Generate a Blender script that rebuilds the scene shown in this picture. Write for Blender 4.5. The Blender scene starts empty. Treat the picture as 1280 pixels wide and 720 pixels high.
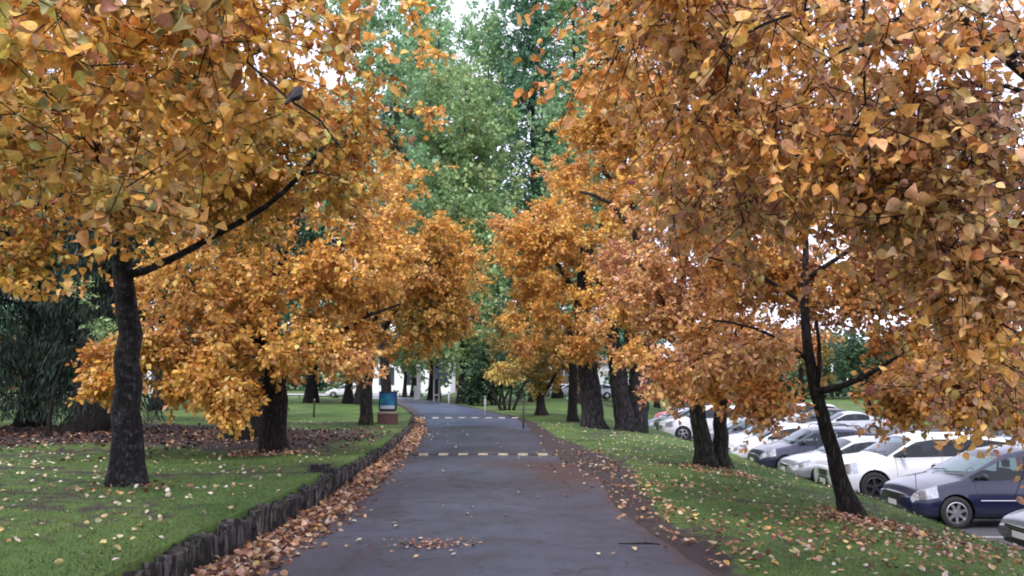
import bpy, math, random
import numpy as np

rng = np.random.default_rng(11)
random.seed(5)
R = math.radians
sc = bpy.context.scene
COL = sc.collection

# ------------------------------------------------------------------ camera
PITCH = math.atan(0.118)
CAMZ = 1.6
cam = bpy.data.cameras.new('camera')
cam.sensor_width = 36.0
cam.lens = 1000 / 1280 * 36.0
cam.clip_start = 0.05
cam.clip_end = 3000
camo = bpy.data.objects.new('camera', cam)
COL.objects.link(camo)
camo.location = (0, 0, CAMZ)
camo.rotation_euler = (math.pi / 2 + PITCH, 0, 0)
sc.camera = camo


def at(px, py, Y):
    """world point seen at photo pixel (1280x720) px,py at depth Y"""
    vx, vz = (px - 640) / 1000, (360 - py) / 1000
    y = math.cos(PITCH) - math.sin(PITCH) * vz
    z = math.sin(PITCH) + math.cos(PITCH) * vz
    s = Y / y
    return np.array((vx * s, Y, CAMZ + z * s))


# ------------------------------------------------------------------ terrain functions
_YL = [-30, 0, 7, 10, 13, 18, 26, 37, 50, 62, 75, 90, 110, 900]
_XL = [-2.6, -2.6, -2.58, -2.5, -2.6, -2.75, -3.25, -4.5, -6.6, -9.0, -12.2, -17.5, -27, -120]
_YR = [-30, 0, 7, 9.4, 12, 15, 17, 21, 26, 32, 38, 50, 62, 75, 90, 110, 900]
_XR = [1.75, 1.75, 1.75, 1.5, 1.42, 1.25, 1.08, .9, .75, .55, -.1, -2.4, -5.0, -8.2, -13.0, -22, -115]


def xl(y): return np.interp(y, _YL, _XL)
def xr(y): return np.interp(y, _YR, _XR)
def sstep(a, b, x):
    t = np.clip((x - a) / (b - a), 0, 1)
    return t * t * (3 - 2 * t)
def hwall(y): return np.interp(y, [0, 11.4, 11.9, 14, 25, 36, 44, 60], [.34, .34, .30, .27, .23, .14, .03, .0])
LOTZ = -1.45


def lot_edge(y): return np.interp(y, [0, 52, 60, 80, 400], [8.0, 8.0, 9.2, 14, 60])


def gz(x, y):
    x = np.asarray(x, float); y = np.asarray(y, float)
    e = lot_edge(y)
    s = x - e
    bank = -.12 * sstep(-6, -4, s) - .42 * sstep(-4.4, -1.3, s) - .91 * sstep(-1.5, -.1, s)
    bump = .025 * np.sin(x * 1.7 + y * .6) + .02 * np.sin(y * 1.3 - x * .8) + .012 * np.sin(x * 4.1 + 2) * np.sin(y * 3.3)
    onR = sstep(0.1, .8, x - xr(y))
    left = hwall(y)
    dl = xl(y) - x
    leftz = left + .10 * sstep(1, 8, dl) + .25 * sstep(10, 40, dl)
    z = np.where(dl > .095, leftz + bump * sstep(.1, 1.0, dl), bank + bump * onR * (1 - sstep(-.9, -.1, s)))
    rg = x - xr(y)
    z = z + np.where((dl <= .095) & (rg < 1.5), -.0 * rg, 0)
    return z


# ------------------------------------------------------------------ node helpers
def new_mat(name):
    m = bpy.data.materials.new(name)
    m.use_nodes = True
    nt = m.node_tree
    nt.nodes.clear()
    out = nt.nodes.new('ShaderNodeOutputMaterial')
    return m, nt, out


def N(nt, t, **kw):
    n = nt.nodes.new(t)
    for k, v in kw.items():
        if k in n.inputs:
            n.inputs[k].default_value = v
        else:
            setattr(n, k, v)
    return n


def L(nt, a, b): nt.links.new(a, b)


def ramp(nt, stops, interp='LINEAR'):
    r = nt.nodes.new('ShaderNodeValToRGB')
    r.color_ramp.interpolation = interp
    el = r.color_ramp.elements
    while len(el) < len(stops):
        el.new(0.5)
    for e, (p, c) in zip(el, stops):
        e.position = p
        e.color = (*c, 1) if len(c) == 3 else c
    return r


def simple(name, col, rough=.6, metal=0.0, coat=0.0, noise=0.0, nscale=30, bump=0.0, spec=.5, obj=True):
    m, nt, out = new_mat(name)
    p = N(nt, 'ShaderNodeBsdfPrincipled', Roughness=rough, Metallic=metal)
    p.inputs['Base Color'].default_value = (*col, 1)
    p.inputs['Coat Weight'].default_value = coat
    p.inputs['Coat Roughness'].default_value = .04
    p.inputs['Specular IOR Level'].default_value = spec
    L(nt, p.outputs[0], out.inputs[0])
    if noise or bump:
        tc = N(nt, 'ShaderNodeTexCoord')
        nz = N(nt, 'ShaderNodeTexNoise', Scale=nscale, Detail=5.0, Roughness=.65)
        L(nt, tc.outputs['Object'], nz.inputs['Vector'])
        if noise:
            lo = [c * (1 - noise) for c in col]; hi = [min(1, c * (1 + noise)) for c in col]
            r = ramp(nt, [(.3, lo), (.7, hi)])
            L(nt, nz.outputs[0], r.inputs[0]); L(nt, r.outputs[0], p.inputs['Base Color'])
        if bump:
            b = N(nt, 'ShaderNodeBump', Strength=.6, Distance=bump)
            L(nt, nz.outputs[0], b.inputs['Height']); L(nt, b.outputs[0], p.inputs['Normal'])
    return m


def leaf_mat(name, transl=.38, rough=.55):
    m, nt, out = new_mat(name)
    at_ = N(nt, 'ShaderNodeAttribute', attribute_name='Col')
    p = N(nt, 'ShaderNodeBsdfPrincipled', Roughness=rough)
    p.inputs['Specular IOR Level'].default_value = .35
    tr = N(nt, 'ShaderNodeBsdfTranslucent')
    mx = N(nt, 'ShaderNodeMixShader')
    mx.inputs[0].default_value = transl
    tc = N(nt, 'ShaderNodeTexCoord')
    nz = N(nt, 'ShaderNodeTexNoise', Scale=38.0, Detail=3.0, Roughness=.7)
    L(nt, tc.outputs['Object'], nz.inputs['Vector'])
    bl = ramp(nt, [(.34, (.62, .55, .50)), (.5, (1, 1, 1)), (.72, (1.12, 1.16, 1.1))])
    L(nt, nz.outputs[0], bl.inputs[0])
    mm = N(nt, 'ShaderNodeMix', data_type='RGBA', blend_type='MULTIPLY'); mm.inputs[0].default_value = .8
    L(nt, at_.outputs['Color'], mm.inputs[6]); L(nt, bl.outputs[0], mm.inputs[7])
    L(nt, mm.outputs[2], p.inputs['Base Color'])
    L(nt, mm.outputs[2], tr.inputs['Color'])
    L(nt, p.outputs[0], mx.inputs[1]); L(nt, tr.outputs[0], mx.inputs[2])
    L(nt, mx.outputs[0], out.inputs[0])
    return m


def bark_mat(name, dark, light, patch=None, scale=6.0, moss=0.0):
    m, nt, out = new_mat(name)
    tc = N(nt, 'ShaderNodeTexCoord')
    mp = N(nt, 'ShaderNodeMapping')
    mp.inputs['Scale'].default_value = (1, 1, .22)
    L(nt, tc.outputs['Object'], mp.inputs[0])
    n1 = N(nt, 'ShaderNodeTexNoise', Scale=scale * 4, Detail=8.0, Roughness=.7, Distortion=.6)
    L(nt, mp.outputs[0], n1.inputs['Vector'])
    r = ramp(nt, [(.32, dark), (.68, light)])
    L(nt, n1.outputs[0], r.inputs[0])
    col = r.outputs[0]
    if patch:
        n2 = N(nt, 'ShaderNodeTexNoise', Scale=scale * .9, Detail=4.0, Roughness=.75)
        mp2 = N(nt, 'ShaderNodeMapping'); mp2.inputs['Scale'].default_value = (1, 1, 1.4)
        L(nt, tc.outputs['Object'], mp2.inputs[0]); L(nt, mp2.outputs[0], n2.inputs['Vector'])
        r2 = ramp(nt, [(.50, (0, 0, 0)), (.60, (1, 1, 1))])
        L(nt, n2.outputs[0], r2.inputs[0])
        mx = N(nt, 'ShaderNodeMix', data_type='RGBA')
        L(nt, r2.outputs[0], mx.inputs[0]); L(nt, col, mx.inputs[6]); mx.inputs[7].default_value = (*patch, 1)
        col = mx.outputs[2]
    if moss:
        n3 = N(nt, 'ShaderNodeTexNoise', Scale=2.2, Detail=6.0)
        L(nt, tc.outputs['Object'], n3.inputs['Vector'])
        r3 = ramp(nt, [(.5, (0, 0, 0)), (.7, (moss, moss, moss))])
        L(nt, n3.outputs[0], r3.inputs[0])
        mx = N(nt, 'ShaderNodeMix', data_type='RGBA')
        L(nt, r3.outputs[0], mx.inputs[0]); L(nt, col, mx.inputs[6]); mx.inputs[7].default_value = (.035, .05, .02, 1)
        col = mx.outputs[2]
    vo = N(nt, 'ShaderNodeTexVoronoi', Scale=scale * 3.2, feature='DISTANCE_TO_EDGE')
    va = N(nt, 'ShaderNodeVectorMath', operation='MULTIPLY_ADD'); va.inputs[1].default_value = (.10, .10, .10)
    L(nt, n1.outputs['Color'], va.inputs[0]); L(nt, mp.outputs[0], va.inputs[2]); L(nt, va.outputs[0], vo.inputs['Vector'])
    rc = ramp(nt, [(.0, (.25, .25, .25)), (.16, (1, 1, 1))])
    L(nt, vo.outputs['Distance'], rc.inputs[0])
    mc = N(nt, 'ShaderNodeMix', data_type='RGBA', blend_type='MULTIPLY'); mc.inputs[0].default_value = .85
    L(nt, col, mc.inputs[6]); L(nt, rc.outputs[0], mc.inputs[7]); col = mc.outputs[2]
    p = N(nt, 'ShaderNodeBsdfPrincipled', Roughness=.85)
    p.inputs['Specular IOR Level'].default_value = .25
    L(nt, col, p.inputs['Base Color'])
    b = N(nt, 'ShaderNodeBump', Strength=1.0, Distance=.05)
    hh = N(nt, 'ShaderNodeMath', operation='ADD'); L(nt, n1.outputs[0], hh.inputs[0]); L(nt, rc.outputs[0], hh.inputs[1])
    L(nt, hh.outputs[0], b.inputs['Height']); L(nt, b.outputs[0], p.inputs['Normal'])
    L(nt, p.outputs[0], out.inputs[0])
    return m


M = {}
M['leaf'] = leaf_mat('leaf_surface', .30, .42)
M['litter'] = leaf_mat('fallen_leaf_surface', .1, .7)
M['needle'] = leaf_mat('needle_surface', .12, .7)
M['grassblade'] = leaf_mat('grass_blade_surface', .3, .6)
M['bark_pale'] = bark_mat('patchy_bark', (.010, .009, .010), (.048, .041, .045), patch=(.11, .10, .12), scale=9, moss=.4)
M['bark'] = bark_mat('dark_bark', (.012, .010, .010), (.056, .046, .044))
M['bark_grey'] = bark_mat('furrowed_grey_bark', (.018, .016, .018), (.095, .086, .094), scale=4, moss=.5)
M['bark_shade_tone'] = bark_mat('shade_toned_bark', (.008, .007, .007), (.024, .020, .019))  # bark colour darkened to carry the deep shade under the crowns
M['bark_moss'] = bark_mat('mossy_bark', (.016, .014, .012), (.078, .068, .058), scale=5, moss=.9)
M['log'] = bark_mat('weathered_log', (.040, .036, .036), (.19, .17, .165), scale=5, moss=.6)
M['rubber'] = simple('black_rubber', (.018, .018, .02), .8, noise=.3)
M['blackplastic'] = simple('black_plastic', (.012, .012, .014), .45)
M['seatcloth'] = simple('grey_seat_cloth', (.06, .06, .065), .9, noise=.2)
M['rim'] = simple('silver_alloy', (.55, .56, .58), .3, metal=.9)
M['darkrim'] = simple('dark_alloy', (.10, .10, .11), .35, metal=.8)
M['chrome'] = simple('chrome_trim', (.6, .6, .62), .15, metal=1)
M['plate'] = simple('number_plate', (.65, .65, .65), .5)
M['white'] = simple('white_paint', (.75, .75, .76), .5, noise=.08, nscale=3)
M['yellow'] = simple('yellow_road_paint', (.27, .24, .16), .85, noise=.35, nscale=14)
M['palepaint'] = simple('worn_white_marking', (.33, .33, .34), .75, noise=.3, nscale=14)
M['greymetal'] = simple('grey_metal', (.22, .23, .26), .5, metal=.3, noise=.1)
M['woodpost'] = simple('weathered_timber', (.20, .17, .14), .85, noise=.4, nscale=18, bump=.005)
M['darkpost'] = simple('dark_timber', (.05, .04, .035), .85, noise=.4, nscale=18)
M['brownbox'] = simple('reddish_brown_timber', (.10, .045, .04), .7, noise=.25, nscale=8)
M['signframe'] = simple('dark_navy_frame', (.012, .014, .035), .4)


def glass_mat(name, tint, mixf):
    m, nt, out = new_mat(name)
    tr = N(nt, 'ShaderNodeBsdfTransparent'); tr.inputs[0].default_value = (*tint, 1)
    gl = N(nt, 'ShaderNodeBsdfGlossy', Roughness=.03); gl.inputs[0].default_value = (.9, .95, 1, 1)
    fr = N(nt, 'ShaderNodeFresnel', IOR=1.5)
    mth = N(nt, 'ShaderNodeMath', operation='ADD'); mth.inputs[1].default_value = mixf
    L(nt, fr.outputs[0], mth.inputs[0])
    mx = N(nt, 'ShaderNodeMixShader')
    L(nt, mth.outputs[0], mx.inputs[0]); L(nt, tr.outputs[0], mx.inputs[1]); L(nt, gl.outputs[0], mx.inputs[2])
    L(nt, mx.outputs[0], out.inputs[0])
    return m


M['glass'] = glass_mat('car_glass', (.40, .50, .50), .0)
M['tintglass'] = glass_mat('tinted_car_glass', (.10, .12, .14), .0)
M['lampglass'] = simple('headlamp_lens', (.34, .36, .39), .12, metal=.6, coat=1.0, noise=.5, nscale=9)
M['taillens'] = simple('tail_lamp_lens', (.35, .01, .012), .15, coat=1.0)
M['winglass'] = simple('window_glass', (.03, .04, .05), .08)


def paint(name, col, metal=.0, rough=.35):
    return simple(name, col, rough, metal=metal, coat=.6, noise=.05, nscale=2.5)


# ------------------------------------------------------------------ mesh helpers
def mesh_obj(name, verts, faces, mat, parent=None, smooth=False, matidx=None):
    me = bpy.data.meshes.new(name)
    me.from_pydata([tuple(map(float, v)) for v in verts], [], [tuple(map(int, f)) for f in faces])
    mats = mat if isinstance(mat, (list, tuple)) else [mat]
    for m in mats:
        me.materials.append(m)
    if matidx is not None:
        me.polygons.foreach_set('material_index', np.asarray(matidx, dtype=np.int32))
    if smooth:
        me.polygons.foreach_set('use_smooth', np.ones(len(me.polygons), dtype=bool))
    me.update()
    o = bpy.data.objects.new(name, me)
    COL.objects.link(o)
    if parent is not None:
        o.parent = parent
    return o


def thing(name, label, cat, loc=(0, 0, 0), rz=0, group=None):
    o = bpy.data.objects.new(name, None)
    o.empty_display_size = .2
    COL.objects.link(o)
    o.location = tuple(map(float, loc)); o.rotation_euler = (0, 0, rz)
    o['label'] = label; o['category'] = cat
    if group: o['group'] = group
    return o


def tag(o, label, cat=None, group=None, kind=None):
    o['label'] = label
    if cat: o['category'] = cat
    if group: o['group'] = group
    if kind: o['kind'] = kind
    return o


class MB:
    """collects verts / faces"""
    def __init__(s): s.v = []; s.f = []; s.m = []
    def add(s, v, f, m=0):
        b = len(s.v); s.v.extend(v); s.f.extend([tuple(b + i for i in q) for q in f]); s.m.extend([m] * len(f))
    def box(s, x0, x1, y0, y1, z0, z1, m=0, bev=0.0):
        if bev <= 0:
            v = [(x, y, z) for x in (x0, x1) for y in (y0, y1) for z in (z0, z1)]
            f = [(0, 1, 3, 2), (4, 6, 7, 5), (0, 4, 5, 1), (2, 3, 7, 6), (0, 2, 6, 4), (1, 5, 7, 3)]
            s.add(v, f, m); return
        b = bev
        v = []; idx = {}
        for ix, X in enumerate((x0, x1)):
            for iy, Yv in enumerate((y0, y1)):
                for iz, Z in enumerate((z0, z1)):
                    sx = 1 if ix == 0 else -1; sy = 1 if iy == 0 else -1; sz = 1 if iz == 0 else -1
                    idx[(ix, iy, iz, 'x')] = len(v); v.append((X, Yv + sy * b, Z + sz * b))
                    idx[(ix, iy, iz, 'y')] = len(v); v.append((X + sx * b, Yv, Z + sz * b))
                    idx[(ix, iy, iz, 'z')] = len(v); v.append((X + sx * b, Yv + sy * b, Z))
        f = []
        for i in (0, 1):
            f.append([idx[(i, 0, 0, 'x')], idx[(i, 0, 1, 'x')], idx[(i, 1, 1, 'x')], idx[(i, 1, 0, 'x')]])
            f.append([idx[(0, i, 0, 'y')], idx[(0, i, 1, 'y')], idx[(1, i, 1, 'y')], idx[(1, i, 0, 'y')]])
            f.append([idx[(0, 0, i, 'z')], idx[(0, 1, i, 'z')], idx[(1, 1, i, 'z')], idx[(1, 0, i, 'z')]])
        for a in (0, 1):
            for c in (0, 1):
                f.append([idx[(a, c, 0, 'x')], idx[(a, c, 1, 'x')], idx[(a, c, 1, 'y')], idx[(a, c, 0, 'y')]])
                f.append([idx[(a, 0, c, 'x')], idx[(a, 1, c, 'x')], idx[(a, 1, c, 'z')], idx[(a, 0, c, 'z')]])
                f.append([idx[(0, a, c, 'y')], idx[(1, a, c, 'y')], idx[(1, a, c, 'z')], idx[(0, a, c, 'z')]])
                for d in (0, 1):
                    f.append([idx[(a, c, d, 'x')], idx[(a, c, d, 'y')], idx[(a, c, d, 'z')]])
        s.add(v, f, m)
    def tube(s, pts, rad, n=6, m=0, cap=True, flute=None):
        pts = np.asarray(pts, float); rad = np.broadcast_to(np.asarray(rad, float), (len(pts),))
        t = np.gradient(pts, axis=0); t /= np.linalg.norm(t, axis=1)[:, None] + 1e-9
        ref = np.array((0, 0, 1.0)) if abs(t[0][2]) < .8 else np.array((1.0, 0, 0))
        u = np.cross(t, ref); u /= np.linalg.norm(u, axis=1)[:, None] + 1e-9
        w = np.cross(t, u)
        a = np.arange(n) * 2 * math.pi / n
        rr = rad[:, None] * (np.ones(n)[None, :] if flute is None else flute(np.linspace(0, 1, len(pts))[:, None], a[None, :]))
        P = pts[:, None, :] + rr[..., None] * (np.cos(a)[None, :, None] * u[:, None, :] + np.sin(a)[None, :, None] * w[:, None, :])
        k = len(pts)
        v = P.reshape(-1, 3).tolist()
        f = [(i * n + j, i * n + (j + 1) % n, (i + 1) * n + (j + 1) % n, (i + 1) * n + j) for i in range(k - 1) for j in range(n)]
        if cap:
            f.append(tuple(range(n - 1, -1, -1))); f.append(tuple((k - 1) * n + j for j in range(n)))
        s.add(v, f, m)
    def lathe(s, prof, n=16, m=0, axis='z', c=(0, 0, 0)):
        v = []; k = len(prof)
        for r, h in prof:
            for j in range(n):
                a = 2 * math.pi * j / n
                if axis == 'z': v.append((c[0] + r * math.cos(a), c[1] + r * math.sin(a), c[2] + h))
                else: v.append((c[0] + r * math.cos(a), c[1] + h, c[2] + r * math.sin(a)))
        f = [(i * n + j, i * n + (j + 1) % n, (i + 1) * n + (j + 1) % n, (i + 1) * n + j) for i in range(k - 1) for j in range(n)]
        s.add(v, f, m)
    def build(s, name, mat, parent=None, smooth=False):
        return mesh_obj(name, s.v, s.f, mat, parent, smooth, s.m)


# ------------------------------------------------------------------ leaves
T_ROUND = (np.array([(0, 0, 0), (.12, .30, .10), (.42, .48, .17), (.80, .27, .08), (1.08, 0, -.05),
                     (.80, -.27, .08), (.42, -.48, .17), (.12, -.30, .10)]), [(0, 1, 2, 3, 4), (0, 4, 5, 6, 7)])
def _near_leaf():
    u = [0, .16, .38, .62, .84, 1.10]
    hw = [.05, .34, .49, .43, .22, 0]
    v = []; f = []
    for k, (a, b) in enumerate(zip(u, hw)):
        z = .10 * math.sin(a * 3) - .10 * a * a
        v += [(a - .05 * (b > .3), b, z + .22 * b), (a + .02, b * .5, z + .04), (a + .03, 0, z), (a + .02, -b * .5, z + .04), (a - .05 * (b > .3), -b, z + .22 * b)]
    for k in range(5):
        for j in range(4):
            f.append((5 * k + j, 5 * k + j + 1, 5 * k + j + 6, 5 * k + j + 5))
    return np.array(v), f


T_NEAR = _near_leaf()
T_CURL = (np.array([(0, 0, .10), (.18, .28, .22), (.5, .42, .34), (.85, .22, .30), (1.05, 0, .16), (.5, 0, -.02),
                    (.85, -.22, .30), (.5, -.42, .34), (.18, -.28, .22)]),
          [(0, 1, 5), (1, 2, 5), (2, 3, 5), (3, 4, 5), (4, 6, 5), (6, 7, 5), (7, 8, 5), (8, 0, 5)])
T_QUAD = (np.array([(0, 0, 0), (.5, .42, .12), (1, 0, -.04), (.5, -.42, .12)]), [(0, 1, 2), (0, 2, 3)])
T_BLADE = (np.array([(0, .5, 0), (0, -.5, 0), (1, 0, 0)]), [(0, 1, 2)])
T_SPRAY = (np.array([(0, .10, 0), (.35, .20, .03), (1, 0, 0), (.35, -.20, .03), (0, -.10, 0)]), [(0, 1, 2), (0, 2, 3), (0, 3, 4)])


def unit(a): return a / (np.linalg.norm(a, axis=-1, keepdims=True) + 1e-9)


def scatter(name, T, pos, d, nrm, size, col, mat, parent=None, width=None, fold=None):
    tv, tf = T
    n = len(pos); k = len(tv)
    d = unit(d); s = unit(np.cross(nrm, d)); w = np.cross(d, s)
    size = np.broadcast_to(size, (n,)); wd = size if width is None else np.broadcast_to(width, (n,))
    fo = np.ones(n) if fold is None else fold
    V = (pos[:, None, :] + (size[:, None] * tv[None, :, 0])[..., None] * d[:, None, :]
         + (wd[:, None] * tv[None, :, 1])[..., None] * s[:, None, :]
         + ((size * fo)[:, None] * tv[None, :, 2])[..., None] * w[:, None, :])
    lens = np.array([len(f) for f in tf]); flat = np.concatenate([np.array(f) for f in tf])
    LV = (np.arange(n)[:, None] * k + flat[None, :]).ravel()
    lt = np.tile(lens, n); ls = np.concatenate(([0], np.cumsum(lt)[:-1]))
    me = bpy.data.meshes.new(name)
    me.vertices.add(n * k); me.vertices.foreach_set('co', V.astype(np.float32).ravel())
    me.loops.add(len(LV)); me.loops.foreach_set('vertex_index', LV.astype(np.int32))
    me.polygons.add(len(lt))
    me.polygons.foreach_set('loop_start', ls.astype(np.int32))
    me.polygons.foreach_set('loop_total', lt.astype(np.int32))
    me.materials.append(mat)
    me.update(calc_edges=True)
    if len(tf) > 10: me.polygons.foreach_set('use_smooth', np.ones(len(lt), dtype=bool))
    ca = me.attributes.new('Col', 'FLOAT_COLOR', 'FACE')
    c4 = np.ones((n, 4), np.float32); c4[:, :3] = col
    ca.data.foreach_set('color', np.repeat(c4, len(tf), axis=0).ravel())
    o = bpy.data.objects.new(name, me)
    COL.objects.link(o)
    if parent is not None: o.parent = parent
    return o


PAL = {
    'near': [((.74, .36, .045), 5), ((.62, .27, .03), 3), ((.80, .47, .09), 4), ((.46, .14, .03), 2.0), ((.30, .07, .035), 1.8), ((.40, .35, .07), 1.6), ((.13, .23, .10), 1.6), ((.70, .42, .20), 1.2)],
    'gold': [((.76, .37, .05), 5), ((.67, .275, .04), 4), ((.82, .48, .12), 3.2), ((.48, .14, .04), 1.0), ((.55, .38, .08), .8), ((.75, .42, .22), 1.5)],
    'orange': [((.74, .34, .06), 4), ((.80, .42, .10), 4), ((.64, .24, .045), 3), ((.70, .34, .16), 2), ((.42, .12, .04), .6)],
    'pink': [((.72, .33, .12), 4), ((.72, .36, .20), 3), ((.78, .44, .13), 3), ((.50, .16, .07), 2), ((.40, .09, .06), .8), ((.74, .46, .32), 1)],
    'ochre': [((.62, .34, .06), 5), ((.58, .30, .09), 4), ((.50, .31, .06), 2.5), ((.42, .13, .08), 1.4), ((.64, .38, .18), 2), ((.36, .29, .06), .6)],
    'russet': [((.62, .34, .10), 5), ((.56, .28, .11), 4), ((.46, .19, .12), 2.5), ((.36, .11, .10), 1.6), ((.62, .40, .23), 2), ((.44, .33, .10), 1.5)],
    'olive': [((.36, .24, .05), 4), ((.28, .20, .05), 3), ((.46, .26, .05), 3), ((.20, .19, .05), 2), ((.40, .16, .05), 1)],
    'yellow': [((.72, .46, .08), 4), ((.66, .38, .07), 3), ((.6, .46, .14), 2)],
    'poplar': [((.24, .42, .22), 4), ((.32, .50, .27), 3), ((.18, .34, .19), 3), ((.40, .52, .24), 1.5)],  # poplar greens paled in colour, standing in for distance haze
    'dpoplar': [((.13, .27, .16), 4), ((.18, .34, .20), 3), ((.10, .21, .13), 2)],
    'lime': [((.27, .41, .18), 4), ((.34, .46, .20), 3), ((.20, .34, .16), 2), ((.44, .44, .18), 1)],
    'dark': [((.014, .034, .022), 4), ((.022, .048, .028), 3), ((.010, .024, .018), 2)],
    'green': [((.045, .095, .05), 4), ((.06, .12, .05), 3), ((.035, .07, .04), 3)],
    'lawn': [((.078, .15, .040), 4), ((.108, .18, .050), 3), ((.052, .105, .035), 3), ((.17, .19, .08), 1.2)],
    'litter': [((.34, .19, .11), 4), ((.42, .27, .18), 3), ((.22, .10, .065), 3.5), ((.46, .34, .27), 2.5), ((.44, .25, .08), 1.3), ((.13, .065, .05), 2.5)],
    'pale': [((.46, .41, .29), 4), ((.50, .40, .18), 2), ((.40, .27, .13), 2), ((.50, .47, .40), 2.5)],
    'brown': [((.085, .040, .032), 4), ((.05, .028, .026), 4), ((.15, .075, .045), 2), ((.26, .15, .08), .7)],
}


AUTUMN = {'russet': .95, 'near': 1.0, 'gold': 1.03, 'orange': 1.03, 'pink': 1.0, 'ochre': .98, 'olive': .95, 'yellow': 1.0}


def colours(pal, n, clump=None, jit=.16):
    P = PAL[pal]
    c = np.array([p[0] for p in P])
    if pal in AUTUMN:
        lum = c @ np.array((.3, .6, .1))
        c = (c * .94 + lum[:, None] * .06) * np.array((1.0, 1.10, 1.12)) * AUTUMN[pal]
    w = np.array([p[1] for p in P], float); w /= w.sum()
    out = c[rng.choice(len(P), n, p=w)]
    if clump is not None:
        cc = c[rng.choice(len(P), clump.max() + 1, p=w)]
        out = out * .68 + cc[clump] * .32
    out = out * (1 + jit * rng.standard_normal((n, 1))) * (1 + .05 * rng.standard_normal((n, 3)))
    return np.clip(out, .008, .9)


# ------------------------------------------------------------------ trees
def resample(pts, step):
    pts = np.asarray(pts, float)
    d = np.concatenate(([0], np.cumsum(np.linalg.norm(np.diff(pts, axis=0), axis=1))))
    n = max(2, int(d[-1] / step) + 1)
    t = np.linspace(0, d[-1], n)
    out = np.stack([np.interp(t, d, pts[:, i]) for i in range(3)], 1)
    if n > 4:
        for _ in range(2):
            out[1:-1] = (out[:-2] + 2 * out[1:-1] + out[2:]) / 4
    return out, t / d[-1]


def bump_flute(seed, amp):
    ph = np.random.default_rng(seed).uniform(0, 6.28, 6)
    def f(t, a):
        return 1 + amp * (1 + 3.5 * np.exp(-t * 22)) * (np.sin(3 * a + ph[0] + 3 * t) + .7 * np.sin(5 * a + ph[1] - 5 * t) + .5 * np.sin(8 * a + ph[2]) + .5 * np.sin(14 * t + ph[3] + a))
    return f


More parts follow.
